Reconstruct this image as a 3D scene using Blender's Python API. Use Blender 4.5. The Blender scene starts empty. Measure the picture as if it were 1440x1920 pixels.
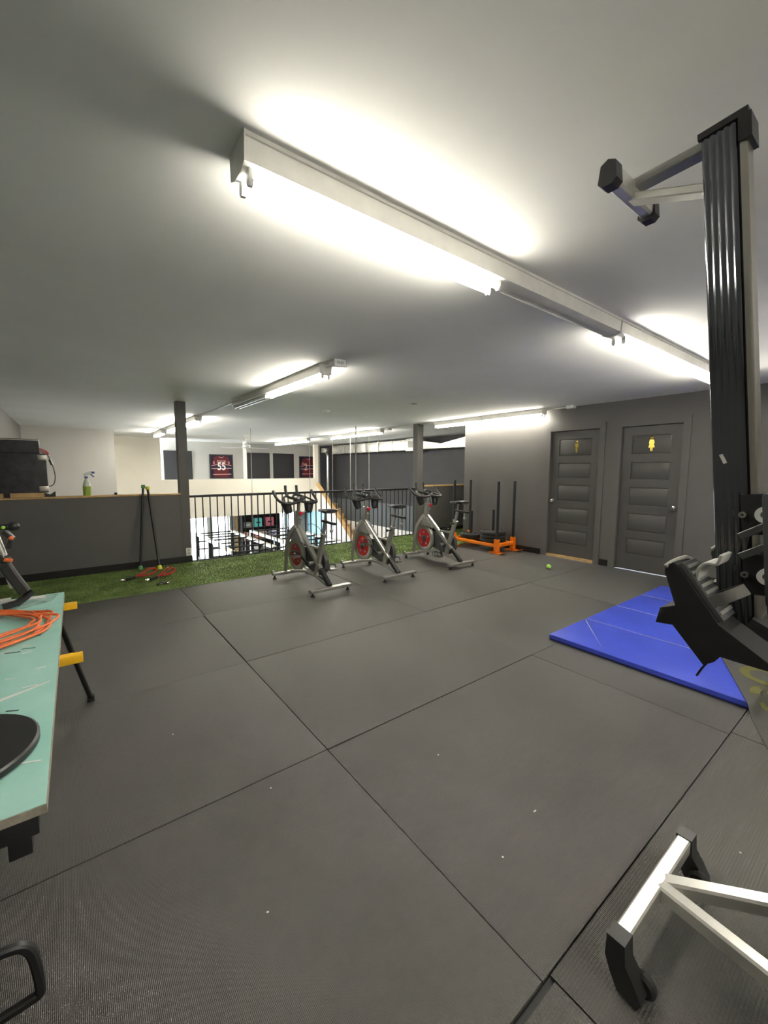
import bpy, bmesh, math, random
import numpy as np
from mathutils import Vector, Matrix
random.seed(7)
rng = np.random.default_rng(7)
S = bpy.context.scene
COL = S.collection

# ------------------------------------------------------------------ camera
cam_d = bpy.data.cameras.new('camera')
cam = bpy.data.objects.new('camera', cam_d)
COL.objects.link(cam)
cam_d.sensor_fit = 'VERTICAL'
cam_d.sensor_height = 36.0
cam_d.sensor_width = 27.0
cam_d.lens = 774.14 / 1920 * 36.0
cam_d.clip_start = 0.02
YAW, PITCH, ROLL, CAMH = 0.653183, -0.1027574, 0.003699, 1.42
fw = Vector((math.sin(YAW) * math.cos(PITCH), math.cos(YAW) * math.cos(PITCH), math.sin(PITCH)))
rt = Vector((math.cos(YAW), -math.sin(YAW), 0))
up = rt.cross(fw)
r2 = rt * math.cos(ROLL) + up * math.sin(ROLL)
u2 = up * math.cos(ROLL) - rt * math.sin(ROLL)
cam.matrix_world = Matrix(((r2.x, u2.x, -fw.x, 0), (r2.y, u2.y, -fw.y, 0), (r2.z, u2.z, -fw.z, CAMH), (0, 0, 0, 1)))
S.camera = cam

# ------------------------------------------------------------------ world, exposure
S.view_settings.view_transform = 'Standard'
S.view_settings.look = 'None'
S.view_settings.gamma = 1.0
S.view_settings.use_curve_mapping = False
S.view_settings.exposure = 1.48
W = bpy.data.worlds.new('overcast_daylight')
S.world = W
W.use_nodes = True
W.node_tree.nodes['Background'].inputs[0].default_value = (0.86, 0.94, 1.0, 1)
W.node_tree.nodes['Background'].inputs[1].default_value = 7.0
TUBE = 22.0          # fluorescent tube emission

# ------------------------------------------------------------------ materials
MATS = {}


def mat(name, col=(0.5, 0.5, 0.5), rough=0.5, metal=0.0, var=0.0, vscale=5.0, bump=0.0, bscale=60.0,
        spec=0.5, rvar=0.0, emit=None, estr=0.0, clear=0.0, col2=None):
    if name in MATS:
        return MATS[name]
    m = bpy.data.materials.new(name)
    m.use_nodes = True
    nt = m.node_tree
    b = nt.nodes['Principled BSDF']
    b.inputs['Base Color'].default_value = (*col, 1)
    b.inputs['Roughness'].default_value = rough
    b.inputs['Metallic'].default_value = metal
    b.inputs['Specular IOR Level'].default_value = spec
    b.inputs['Coat Weight'].default_value = clear
    if emit:
        b.inputs['Emission Color'].default_value = (*emit, 1)
        b.inputs['Emission Strength'].default_value = estr
    tc = nt.nodes.new('ShaderNodeTexCoord')
    if var > 0 or rvar > 0:
        n = nt.nodes.new('ShaderNodeTexNoise')
        n.inputs['Scale'].default_value = vscale
        n.inputs['Detail'].default_value = 6
        n.inputs['Roughness'].default_value = 0.6
        nt.links.new(tc.outputs['Object'], n.inputs['Vector'])
        if var > 0:
            r = nt.nodes.new('ShaderNodeValToRGB')
            r.color_ramp.elements[0].position = 0.3
            r.color_ramp.elements[1].position = 0.7
            c2 = col2 or tuple(min(1, c * (1 + var)) for c in col)
            c1 = col if col2 else tuple(c * (1 - var) for c in col)
            r.color_ramp.elements[0].color = (*c1, 1)
            r.color_ramp.elements[1].color = (*c2, 1)
            nt.links.new(n.outputs['Fac'], r.inputs[0])
            nt.links.new(r.outputs[0], b.inputs['Base Color'])
        if rvar > 0:
            mr = nt.nodes.new('ShaderNodeMapRange')
            mr.inputs[1].default_value = 0.3
            mr.inputs[2].default_value = 0.7
            mr.inputs[3].default_value = max(0.02, rough - rvar)
            mr.inputs[4].default_value = min(1, rough + rvar)
            nt.links.new(n.outputs['Fac'], mr.inputs[0])
            nt.links.new(mr.outputs[0], b.inputs['Roughness'])
    if bump > 0:
        n2 = nt.nodes.new('ShaderNodeTexNoise')
        n2.inputs['Scale'].default_value = bscale
        n2.inputs['Detail'].default_value = 3
        nt.links.new(tc.outputs['Object'], n2.inputs['Vector'])
        bp = nt.nodes.new('ShaderNodeBump')
        bp.inputs['Strength'].default_value = bump
        bp.inputs['Distance'].default_value = 0.01
        nt.links.new(n2.outputs['Fac'], bp.inputs['Height'])
        nt.links.new(bp.outputs[0], b.inputs['Normal'])
    MATS[name] = m
    return m


def rubber(name, col, period, strength, rough, dist=0.004, nz=0.8):
    """black rubber flooring with a raised diamond grain"""
    m = mat(name, col, rough, 0, var=0.16, vscale=1.7, rvar=0.055, spec=0.6)
    nt = m.node_tree
    b = nt.nodes['Principled BSDF']
    tc = nt.nodes.new('ShaderNodeTexCoord')
    geo = nt.nodes.new('ShaderNodeNewGeometry')
    sep = nt.nodes.new('ShaderNodeSeparateXYZ')
    nt.links.new(geo.outputs['Position'], sep.inputs[0])
    k = 2 * math.pi / period

    def M(op, a, c=None):
        n = nt.nodes.new('ShaderNodeMath')
        n.operation = op
        for i, v in enumerate((a, c)):
            if v is None:
                continue
            if isinstance(v, (int, float)):
                n.inputs[i].default_value = v
            else:
                nt.links.new(v, n.inputs[i])
        return n.outputs[0]
    u = M('ADD', sep.outputs[0], M('MULTIPLY', sep.outputs[1], 0.7))
    v = M('SUBTRACT', sep.outputs[0], M('MULTIPLY', sep.outputs[1], 0.7))
    h = M('MULTIPLY', M('SINE', M('MULTIPLY', u, k)), M('SINE', M('MULTIPLY', v, k)))
    n2 = nt.nodes.new('ShaderNodeTexNoise')
    n2.inputs['Scale'].default_value = 260
    n2.inputs['Detail'].default_value = 2
    nt.links.new(geo.outputs['Position'], n2.inputs['Vector'])
    h = M('ADD', M('MULTIPLY', h, 0.5), M('MULTIPLY', n2.outputs['Fac'], nz))
    bp = nt.nodes.new('ShaderNodeBump')
    bp.inputs['Strength'].default_value = strength
    bp.inputs['Distance'].default_value = dist
    nt.links.new(h, bp.inputs['Height'])
    nt.links.new(bp.outputs[0], b.inputs['Normal'])
    return m


M_CEIL = mat('ceiling_paint', (0.88, 0.88, 0.85), 0.85, var=0.03, vscale=1.5, bump=0.025, bscale=60)
M_GREY = mat('charcoal_wall_paint', (0.128, 0.122, 0.116), 0.5, var=0.05, vscale=2, bump=0.05, bscale=120, spec=0.4)
M_CHAR = mat('dark_wall_paint', (0.030, 0.030, 0.033), 0.55, var=0.08, vscale=2, bump=0.05, bscale=100, spec=0.3)
M_SLATE = mat('slate_wall_paint', (0.085, 0.098, 0.108), 0.6, var=0.05, vscale=2)
M_CREAM = mat('cream_wall_paint', (0.88, 0.83, 0.72), 0.7, var=0.03, vscale=1.2)
M_WHITEW = mat('white_wall_paint', (0.80, 0.80, 0.78), 0.6, var=0.03, vscale=1.2)
M_OFFW = mat('offwhite_wall_paint', (0.50, 0.49, 0.46), 0.7, var=0.03, vscale=1.2)
M_BASE = mat('black_vinyl_base', (0.012, 0.011, 0.011), 0.4)
M_WOOD = mat('pine_wood', (0.62, 0.40, 0.18), 0.55, var=0.22, vscale=9, bump=0.1, bscale=30)
M_STAIR = mat('stair_plywood', (0.56, 0.36, 0.16), 0.6, var=0.25, vscale=7)
M_DOOR = mat('charcoal_door_paint', (0.092, 0.088, 0.084), 0.38, var=0.04, vscale=3, spec=0.5)
M_CHROME = mat('chrome', (0.8, 0.8, 0.8), 0.15, 1.0)
M_GOLD = mat('polished_brass', (0.85, 0.62, 0.12), 0.25, 0.85)
M_WHITE = mat('white_enamel', (0.78, 0.77, 0.73), 0.4, var=0.05, vscale=14)
M_WPL = mat('white_plastic', (0.8, 0.8, 0.78), 0.4)
M_TUBE = mat('lit_tube_glass', (1, 1, 1), 0.3, emit=(1.0, 0.95, 0.83), estr=TUBE)
M_TUBEF = mat('lit_tube_glass_hall', (1, 1, 1), 0.3, emit=(1.0, 0.95, 0.83), estr=TUBE * 2.3)
M_TUBEOFF = mat('unlit_tube_glass', (0.85, 0.86, 0.86), 0.15)
M_BLK = mat('black_powder_coat', (0.014, 0.014, 0.015), 0.42, var=0.15, vscale=20)
M_BLKP = mat('black_plastic', (0.022, 0.022, 0.023), 0.38, var=0.1, vscale=15)
M_BLKR = mat('black_rubber', (0.017, 0.017, 0.017), 0.6)
M_SILV = mat('silver_paint', (0.47, 0.46, 0.43), 0.3, 0.7, var=0.06, vscale=9)
M_SILD = mat('dark_silver_paint', (0.30, 0.30, 0.285), 0.42, 0.3, var=0.06, vscale=9)
M_GUARD = mat('graphite_plastic', (0.075, 0.077, 0.08), 0.4)
M_ALU = mat('brushed_aluminium', (0.80, 0.79, 0.74), 0.3, 0.75, var=0.05, vscale=25)
M_STEEL = mat('stainless_steel', (0.50, 0.48, 0.43), 0.3, 1.0)
M_GALV = mat('galvanised_sheet', (0.66, 0.66, 0.63), 0.3, 0.9, var=0.25, vscale=5)
M_RED = mat('red_plastic', (0.50, 0.015, 0.02), 0.35, var=0.1, vscale=10)
M_REDK = mat('bright_red_knob', (0.7, 0.02, 0.05), 0.3)
M_ORANGE = mat('orange_enamel', (0.95, 0.23, 0.01), 0.4, var=0.1, vscale=10)
M_RAIL = mat('dark_anodised_rail', (0.15, 0.158, 0.175), 0.09, 0.9, rvar=0.03, vscale=6)
M_BLUE = mat('blue_vinyl', (0.050, 0.085, 0.60), 0.36, var=0.1, vscale=4, bump=0.1, bscale=25)
M_BLUED = mat('dark_blue_vinyl', (0.012, 0.016, 0.10), 0.45)
M_TEAL = mat('teal_painted_plywood', (0.28, 0.60, 0.53), 0.55, var=0.08, vscale=3.0, col2=(0.44, 0.72, 0.66))
M_TEALD = mat('dark_scuffed_paint', (0.030, 0.075, 0.065), 0.6)
M_EDGE = mat('raw_plywood_edge', (0.36, 0.33, 0.27), 0.7, var=0.3, vscale=30)
M_CORD = mat('orange_cord_jacket', (0.86, 0.19, 0.055), 0.42)
M_YEL = mat('yellow_plastic', (0.86, 0.48, 0.01), 0.45)
M_TURF = mat('green_turf_blades', (0.165, 0.235, 0.072), 0.7, var=0.35, vscale=3, spec=0.2)
M_TENNIS = mat('fluorescent_felt', (0.42, 0.85, 0.10), 0.8, bump=0.4, bscale=120)
M_GREENC = mat('green_cap_rubber', (0.11, 0.32, 0.12), 0.5)
M_LIME = mat('yellow_cap_rubber', (0.72, 0.66, 0.05), 0.5)
M_MAROON = mat('maroon_jersey_cloth', (0.115, 0.008, 0.014), 0.75, var=0.2, vscale=6)
M_NAVY = mat('navy_jersey_band', (0.012, 0.010, 0.035), 0.75)
M_LETTER = mat('white_jersey_lettering', (0.85, 0.82, 0.78), 0.6)
M_PINKL = mat('pale_pink_lettering', (0.62, 0.36, 0.33), 0.6)
M_SKYB = mat('sky_blue_mural', (0.40, 0.72, 0.86), 0.6, var=0.12, vscale=2)
M_CONC = mat('concrete', (0.30, 0.29, 0.27), 0.8, var=0.15, vscale=5)
M_FLOORL = mat('dark_gym_floor', (0.07, 0.07, 0.07), 0.5)
M_PINK = mat('pink_carton', (0.80, 0.18, 0.24), 0.6)
M_TEALB = mat('turquoise_carton', (0.14, 0.62, 0.60), 0.6)
M_SALMON = mat('salmon_carton', (0.78, 0.32, 0.20), 0.6)
M_LILAC = mat('lilac_carton', (0.55, 0.50, 0.70), 0.6)
M_GREYL = mat('light_grey_vinyl', (0.40, 0.40, 0.38), 0.5)
M_STRAP = mat('grey_strap_webbing', (0.36, 0.35, 0.32), 0.7)
M_STRAPD = mat('dark_strap_webbing', (0.10, 0.097, 0.09), 0.7)
M_MATG = mat('grey_yoga_mat', (0.066, 0.066, 0.060), 0.7, var=0.12, vscale=6)
M_LOGO = mat('olive_yellow_print', (0.12, 0.115, 0.025), 0.7)
M_DUSTY = mat('dusty_black_plastic', (0.014, 0.014, 0.016), 0.5, var=0.5, vscale=9, col2=(0.055, 0.055, 0.062))
M_RUB = rubber('rubber_mat_fine', (0.095, 0.091, 0.085), 0.0085, 0.5, 0.40)
M_RUBC = rubber('rubber_mat_coarse', (0.112, 0.108, 0.100), 0.0125, 0.75, 0.36, 0.005, 0.4)
M_LIQ = mat('green_cleaner_liquid', (0.36, 0.50, 0.08), 0.25)
M_BOTTLE = mat('cloudy_bottle_plastic', (0.75, 0.78, 0.66), 0.3)
M_BLUET = mat('blue_trigger', (0.03, 0.06, 0.30), 0.4)


def glass():
    m = bpy.data.materials.new('window_glass')
    m.use_nodes = True
    nt = m.node_tree
    nt.nodes.remove(nt.nodes['Principled BSDF'])
    out = nt.nodes['Material Output']
    t = nt.nodes.new('ShaderNodeBsdfTransparent')
    t.inputs[0].default_value = (0.94, 0.96, 0.96, 1)
    g = nt.nodes.new('ShaderNodeBsdfGlossy')
    g.inputs['Roughness'].default_value = 0.05
    mx = nt.nodes.new('ShaderNodeMixShader')
    mx.inputs[0].default_value = 0.06
    nt.links.new(t.outputs[0], mx.inputs[1])
    nt.links.new(g.outputs[0], mx.inputs[2])
    nt.links.new(mx.outputs[0], out.inputs[0])
    return m


M_GLASS = glass()

# ------------------------------------------------------------------ mesh helpers
ORIG = {}


class MB:
    def __init__(s):
        s.v = []
        s.f = []

    def add(s, vs, fs):
        o = len(s.v)
        s.v += [tuple(v) for v in vs]
        s.f += [tuple(i + o for i in f) for f in fs]
        return s

    def box(s, x0, x1, y0, y1, z0, z1, ch=0.0):
        if ch <= 0:
            s.add([(x, y, z) for x in (x0, x1) for y in (y0, y1) for z in (z0, z1)],
                  [(0, 1, 3, 2), (4, 6, 7, 5), (0, 4, 5, 1), (2, 3, 7, 6), (0, 2, 6, 4), (1, 5, 7, 3)])
        else:
            bm = bmesh.new()
            bmesh.ops.create_cube(bm, size=1)
            for v in bm.verts:
                v.co = Vector(((x0 + x1) / 2 + v.co.x * (x1 - x0), (y0 + y1) / 2 + v.co.y * (y1 - y0), (z0 + z1) / 2 + v.co.z * (z1 - z0)))
            bmesh.ops.bevel(bm, geom=list(bm.edges), offset=ch, segments=2, affect='EDGES', profile=0.7)
            s.frombm(bm)
        return s

    def obox(s, c, size, ex, ey, ez, ch=0.0):
        """oriented box"""
        t = MB().box(-size[0] / 2, size[0] / 2, -size[1] / 2, size[1] / 2, -size[2] / 2, size[2] / 2, ch)
        ex, ey, ez, c = Vector(ex), Vector(ey), Vector(ez), Vector(c)
        return s.add([c + ex * v[0] + ey * v[1] + ez * v[2] for v in t.v], t.f)

    def frombm(s, bm):
        bm.verts.index_update()
        s.add([v.co[:] for v in bm.verts], [[v.index for v in f.verts] for f in bm.faces])
        bm.free()

    def sweep(s, pts, prof, upv=None, scale=None, cap=True, closed=False):
        P = [Vector(p) for p in pts]
        n = len(P)
        T = []
        for i in range(n):
            if closed:
                t = P[(i + 1) % n] - P[i - 1]
            else:
                t = P[min(i + 1, n - 1)] - P[max(i - 1, 0)]
            T.append(t.normalized())
        u = Vector(upv) if upv is not None else (Vector((0, 0, 1)) if abs(T[0].z) < 0.9 else Vector((0, 1, 0)))
        rings = []
        k = len(prof)
        for i in range(n):
            u = (u - T[i] * u.dot(T[i]))
            if u.length < 1e-6:
                u = T[i].orthogonal()
            u.normalize()
            sd = T[i].cross(u)
            sc = 1 if scale is None else scale[i]
            rings.append([P[i] + sd * (a * sc) + u * (b * sc) for a, b in prof])
        vs = [v for r in rings for v in r]
        fs = []
        m = n if closed else n - 1
        for i in range(m):
            j = (i + 1) % n
            for q in range(k):
                fs.append((i * k + q, i * k + (q + 1) % k, j * k + (q + 1) % k, j * k + q))
        if cap and not closed:
            fs.append(tuple(reversed(range(k))))
            fs.append(tuple((n - 1) * k + q for q in range(k)))
        return s.add(vs, fs)

    def tube(s, pts, r, seg=10, closed=False, scale=None):
        return s.sweep(pts, [(r * math.cos(2 * math.pi * i / seg), r * math.sin(2 * math.pi * i / seg)) for i in range(seg)], closed=closed, scale=scale)

    def bar(s, pts, w, h, upv=None, ch=None, scale=None):
        c = min(w, h) * 0.18 if ch is None else ch
        a, b = w / 2, h / 2
        pr = [(a - c, -b), (a, -b + c), (a, b - c), (a - c, b), (-a + c, b), (-a, b - c), (-a, -b + c), (-a + c, -b)] if c > 0 else [(a, -b), (a, b), (-a, b), (-a, -b)]
        return s.sweep(pts, pr, upv=upv, scale=scale)

    def cyl(s, a, b, r, seg=16, r2=None):
        return s.tube([a, b], r, seg, scale=None if r2 is None else [1, r2 / r])

    def lathe(s, prof, c, ax=(0, 0, 1), seg=24):
        """prof: list of (radius, along axis)"""
        ax = Vector(ax).normalized()
        e1 = ax.orthogonal().normalized()
        e2 = ax.cross(e1)
        c = Vector(c)
        n = len(prof)
        vs = [c + ax * h + (e1 * math.cos(t) + e2 * math.sin(t)) * max(r, 1e-4)
              for t in [2 * math.pi * i / seg for i in range(seg)] for r, h in prof]
        fs = []
        for i in range(seg):
            j = (i + 1) % seg
            for q in range(n - 1):
                fs.append((i * n + q, j * n + q, j * n + q + 1, i * n + q + 1))
        return s.add(vs, fs)

    def ball(s, c, r, sx=1, sy=1, sz=1, seg=14):
        t = MB().lathe([(r * math.sin(math.pi * i / 8), -r * math.cos(math.pi * i / 8)) for i in range(9)], (0, 0, 0), seg=seg)
        return s.add([(c[0] + v[0] * sx, c[1] + v[1] * sy, c[2] + v[2] * sz) for v in t.v], t.f)

    def prism(s, poly, d0, d1, axis='x'):
        """extrude a polygon; axis x: poly=(y,z); y: (x,z); z: (x,y)"""
        def P(p, d):
            return (d, p[0], p[1]) if axis == 'x' else (p[0], d, p[1]) if axis == 'y' else (p[0], p[1], d)
        n = len(poly)
        return s.add([P(p, d0) for p in poly] + [P(p, d1) for p in poly],
                     [tuple(range(n - 1, -1, -1)), tuple(range(n, 2 * n))] + [(i, (i + 1) % n, (i + 1) % n + n, i + n) for i in range(n)])

    def build(s, name, m, parent=None, loc=None, smooth=40):
        o0 = Vector(ORIG.get(parent.name, (0, 0, 0))) if parent is not None else Vector(loc or (0, 0, 0))
        me = bpy.data.meshes.new(name)
        me.from_pydata([(v[0] - o0.x, v[1] - o0.y, v[2] - o0.z) for v in s.v], [], s.f)
        bm = bmesh.new()
        bm.from_mesh(me)
        bmesh.ops.remove_doubles(bm, verts=bm.verts, dist=1e-6)
        bmesh.ops.recalc_face_normals(bm, faces=bm.faces)
        bm.to_mesh(me)
        bm.free()
        me.materials.append(m)
        if smooth:
            me.shade_smooth()
            me.set_sharp_from_angle(angle=math.radians(smooth))
        o = bpy.data.objects.new(name, me)
        COL.objects.link(o)
        if parent is not None:
            o.parent = parent
            ORIG[o.name] = tuple(o0)
        else:
            o.location = o0
            ORIG[o.name] = tuple(o0)
        return o


def tag(o, label, cat, group=None, kind=None):
    o['label'] = label
    if cat:
        o['category'] = cat
    if group:
        o['group'] = group
    if kind:
        o['kind'] = kind
    return o


def thing(name, label, cat, loc=(0, 0, 0), group=None, kind=None):
    o = bpy.data.objects.new(name, None)
    o.empty_display_size = 0.1
    COL.objects.link(o)
    o.location = loc
    ORIG[o.name] = tuple(loc)
    return tag(o, label, cat, group, kind)


def struct(o, label=None):
    o['kind'] = 'structure'
    if label:
        o['label'] = label
    return o


def bx(name, m, x0, x1, y0, y1, z0, z1, parent=None, ch=0.0, loc=None):
    return MB().box(x0, x1, y0, y1, z0, z1, ch).build(name, m, parent, loc)


def smoothpath(pts, sub=6):
    P = [Vector(p) for p in pts]
    out = []
    n = len(P)
    for i in range(n - 1):
        p0, p1, p2, p3 = P[max(i - 1, 0)], P[i], P[i + 1], P[min(i + 2, n - 1)]
        for q in range(sub):
            t = q / sub
            out.append(0.5 * ((2 * p1) + (p2 - p0) * t + (2 * p0 - 5 * p1 + 4 * p2 - p3) * t * t + (-p0 + 3 * p1 - 3 * p2 + p3) * t ** 3))
    out.append(P[-1])
    return out


def circ(cx, cy, r, n=24, a0=0, a1=2 * math.pi):
    full = abs(a1 - a0 - 2 * math.pi) < 1e-6
    return [(cx + r * math.cos(a0 + (a1 - a0) * i / (n if full else n - 1)), cy + r * math.sin(a0 + (a1 - a0) * i / (n if full else n - 1))) for i in range(n)]


def hull(pts):
    pts = sorted(set(pts))
    def half(ps):
        h = []
        for p in ps:
            while len(h) > 1 and (h[-1][0] - h[-2][0]) * (p[1] - h[-2][1]) - (h[-1][1] - h[-2][1]) * (p[0] - h[-2][0]) <= 0:
                h.pop()
            h.append(p)
        return h
    return half(pts)[:-1] + half(pts[::-1])[:-1]


# ================================================================== ROOM SHELL
XL, XR, YB, YC, CZ = -0.80, 6.30, -2.6, 5.50, 2.40   # left wall, right wall, back wall, right wall corner, ceiling
YR = 6.71            # half wall / railing line
XD = 8.80            # dark wall past the corner
YF = 14.87           # far mezzanine front
YK = 16.10           # far back wall
ZL = -3.10           # lower floor

ceil = struct(bx('ceiling', M_CEIL, XL - 0.1, XD + 0.1, YB - 0.1, YK + 0.2, CZ, CZ + 0.1), 'light grey painted plaster ceiling')
floor = struct(bx('floor', M_BASE, XL, XD, YB, 6.86, -0.25, -0.012), 'mezzanine floor slab under the rubber mats')
# rubber mats, one object each
xs = [XL, 0.97, 2.77, 4.57, XR - 0.005]
ys = [YB, -1.90, -0.68, 0.53, 1.735, 2.94, 4.15, 5.31]
for j in range(len(ys) - 1):
    for i in range(4):
        if j < 1:
            continue
        g = 0.0022
        dx = 0.018 if j == 6 else (0.03 if j == 2 else 0.0)
        x0 = xs[i] + (dx if i else 0)
        x1 = xs[i + 1] + (dx if i < 3 else 0)
        y0, y1 = ys[j], ys[j + 1]
        if j == 2 and i == 0:
            y1 -= 0.016
        dz = [0, 0.0012, -0.0008, 0.0016, -0.0014][(i * 3 + j * 2) % 5]
        if (i, j) == (1, 5):
            x0 += 0.004
        m = M_RUBC if j <= 2 else M_RUB
        MB().box(x0 + g, x1 - g, y0 + g, y1 - g, -0.012, 0.0 + dz, 0.003).build('rubber_mat', m, floor)

# right wall with two door openings
D1 = (2.985, 3.755, 2.035)
D2 = (1.935, 2.670, 2.03)
wr = MB()
wr.box(XR, XR + 0.12, D1[1], YC, 0, CZ)
wr.box(XR, XR + 0.12, D2[1], D1[0], 0, CZ)
wr.box(XR, XR + 0.12, YB, D2[0], 0, CZ)
wr.box(XR, XR + 0.12, D1[0], D1[1], D1[2], CZ)
wr.box(XR, XR + 0.12, D2[0], D2[1], D2[2], CZ)
wr.box(XR + 0.12, XR + 0.16, YB, YC - 0.02, 0, CZ)
wr.box(XR, XD, YC, YC + 0.1, 0, CZ)
struct(wr.build('wall_right', M_GREY), 'charcoal painted wall with two doors')
struct(bx('wall_left', M_GREY, XL - 0.1, XL, YB, 12.85, ZL, CZ), 'charcoal left side wall')
struct(bx('wall_back', M_WHITEW, XL - 0.1, XD, YB - 0.1, YB, -0.2, CZ), 'unseen wall behind the camera, made white to bounce light')  # out of view; white chosen to bounce light into the room
struct(MB().box(XR + 0.16, XD, YB, YB + 0.1, -0.2, CZ).build('wall_closing', M_GREY), 'wall closing the service rooms')
struct(MB().box(XR - 0.014, XR, 3.87, YC, 0, 0.095).box(XR - 0.014, XR, D2[1] + 0.1, D1[0] - 0.1, 0, 0.095).box(XR - 0.014, XR, YB, 1.82, 0, 0.095).build('baseboard_right', M_BASE), 'black vinyl base along right wall')

# doors
def room_door(n, y0, y1, zt, knob_y, label):
    d = thing('door_%d' % n, label, None, (XR + 0.035, (y0 + y1) / 2, 0), kind='structure')
    t0, t1 = XR + 0.038, XR + 0.078
    zb = 0.045 if n == 1 else 0.012
    pw0, pw1 = y0 + 0.125, y1 - 0.125
    leaf = MB()
    rows = [(0.235, 0.455), (0.565, 0.815), (0.93, 1.185), (1.295, 1.535), (1.645, 1.905)]
    leaf.box(t0, t1, y0 + 0.005, pw0, zb, zt - 0.006)
    leaf.box(t0, t1, pw1, y1 - 0.005, zb, zt - 0.006)
    zz = [zb] + [v for r in rows for v in r] + [zt - 0.006]
    for i in range(0, len(zz), 2):
        leaf.box(t0, t1, pw0, pw1, zz[i], zz[i + 1])
    leaf.box(t0 + 0.012, t1, pw0, pw1, zb, zt - 0.01)
    leaf.build('door_leaf', M_DOOR, d)
    for a, b in rows:
        p = MB()
        c = 0.016
        x_in, x_out = t0 + 0.012, t0 + 0.002
        y_a, y_b, za, zb2 = pw0 + 0.004, pw1 - 0.004, a + 0.004, b - 0.004
        p.add([(x_in, y_a, za), (x_in, y_b, za), (x_in, y_b, zb2), (x_in, y_a, zb2),
               (x_out, y_a + c, za + c), (x_out, y_b - c, za + c), (x_out, y_b - c, zb2 - c), (x_out, y_a + c, zb2 - c)],
              [(4, 5, 6, 7), (0, 1, 5, 4), (1, 2, 6, 5), (2, 3, 7, 6), (3, 0, 4, 7), (3, 2, 1, 0)])
        p.build('door_panel', M_DOOR, d)
    kz = 0.92
    k = MB().lathe([(0.001, 0), (0.032, 0.0), (0.032, 0.008), (0.012, 0.012), (0.011, 0.035), (0.026, 0.045), (0.028, 0.06), (0.02, 0.07), (0.001, 0.072)], (t0, knob_y, kz), (-1, 0, 0), 18)
    k.build('door_knob', M_CHROME, d)
    c = MB()
    w = 0.088
    c.box(XR - 0.014, XR + 0.04, y0 - w, y0 - 0.004, 0, zt + w)
    c.box(XR - 0.014, XR + 0.04, y1 + 0.004, y1 + w, 0, zt + w)
    c.box(XR - 0.0135, XR + 0.04, y0 - w, y1 + w, zt + 0.004, zt + w)
    c.build('door_casing', M_GREY, d)
    if n == 1:
        MB().box(XR - 0.01, XR + 0.1, y0, y1, 0.002, 0.04).build('threshold', M_WOOD, d)
    else:
        MB().box(XR + 0.05, XR + 0.1, y0, y1, 0.001, 0.012).build('threshold', M_BASE, d)
    return d


room_door(1, *D1, D1[1] - 0.055, 'charcoal five panel door with slim brass figure and wooden threshold')
room_door(2, *D2, D2[0] + 0.055, 'charcoal five panel door with brass lady figure')


def figure_sign(name, y, z, lady, label):
    x = XR + 0.034
    t = thing(name, label, 'sign', (x, y, z))
    h = MB().lathe([(0.001, 0.0), (0.017, 0.0), (0.017, 0.005), (0.001, 0.007)], (x + 0.009, y, z + 0.075), (-1, 0, 0), 16)
    if not lady:
        h.build('head', M_GOLD, t)
        MB().prism([(y - 0.026, z + 0.05), (y + 0.026, z + 0.05), (y + 0.028, z - 0.01), (y + 0.018, z - 0.01), (y + 0.016, z + 0.03), (y + 0.014, z - 0.095), (y + 0.002, z - 0.095), (y, z - 0.02), (y - 0.002, z - 0.095), (y - 0.014, z - 0.095), (y - 0.016, z + 0.03), (y - 0.018, z - 0.01), (y - 0.028, z - 0.01)], x + 0.003, x + 0.009).build('body', M_GOLD, t)
    else:
        h.ball((x + 0.006, y + 0.014, z + 0.088), 0.011).ball((x + 0.006, y - 0.014, z + 0.088), 0.011)
        h.build('head', M_GOLD, t)
        MB().prism([(y - 0.026, z + 0.056), (y + 0.026, z + 0.056), (y + 0.036, z + 0.005), (y + 0.027, z + 0.003), (y + 0.018, z + 0.03), (y + 0.040, z - 0.050), (y + 0.016, z - 0.052), (y + 0.014, z - 0.1), (y + 0.003, z - 0.1), (y + 0.001, z - 0.055), (y - 0.003, z - 0.1), (y - 0.014, z - 0.1), (y - 0.016, z - 0.052), (y - 0.040, z - 0.050), (y - 0.018, z + 0.03), (y - 0.027, z + 0.003), (y - 0.036, z + 0.005)], x + 0.003, x + 0.009).build('body', M_GOLD, t)


figure_sign('restroom_sign', 3.345, 1.785, False, 'slim brass man figure on the top panel of left door')
figure_sign('restroom_sign', 2.30, 1.78, True, 'yellow brass lady figure on the top panel of right door')

# half walls, columns
wl = struct(bx('wall_half_left', M_GREY, XL, 1.32, YR, YR + 0.14, 0, 1.035), 'charcoal half wall on the left of the railing')
MB().box(XL, 1.33, YR - 0.015, YR + 0.155, 1.035, 1.058, 0.002).build('wood_cap', M_WOOD, wl)
struct(bx('baseboard_left', M_BASE, XL, 1.45, YR - 0.014, YR, 0, 0.10), 'black vinyl base along half wall')
wrh = struct(bx('wall_half_right', M_GREY, 6.19, XD, YR, YR + 0.14, 0, 1.045), 'charcoal half wall right of the railing')
MB().box(6.19, XD, YR - 0.015, YR + 0.155, 1.045, 1.072, 0.002).build('wood_cap', M_WOOD, wrh)
struct(bx('baseboard_half_right', M_BASE, 6.19, XD, YR - 0.014, YR, 0, 0.09), 'black vinyl base along right half wall')
c1 = struct(MB().box(1.315, 1.445, YR - 0.005, YR + 0.13, 0, CZ, 0.004).build('column_left', M_GREY), 'charcoal square column at the end of left half wall')
c2 = struct(MB().box(6.035, 6.20, YR - 0.005, YR + 0.14, 0, CZ, 0.004).build('column_right', M_GREY), 'charcoal square column at the end of railing')

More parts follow.
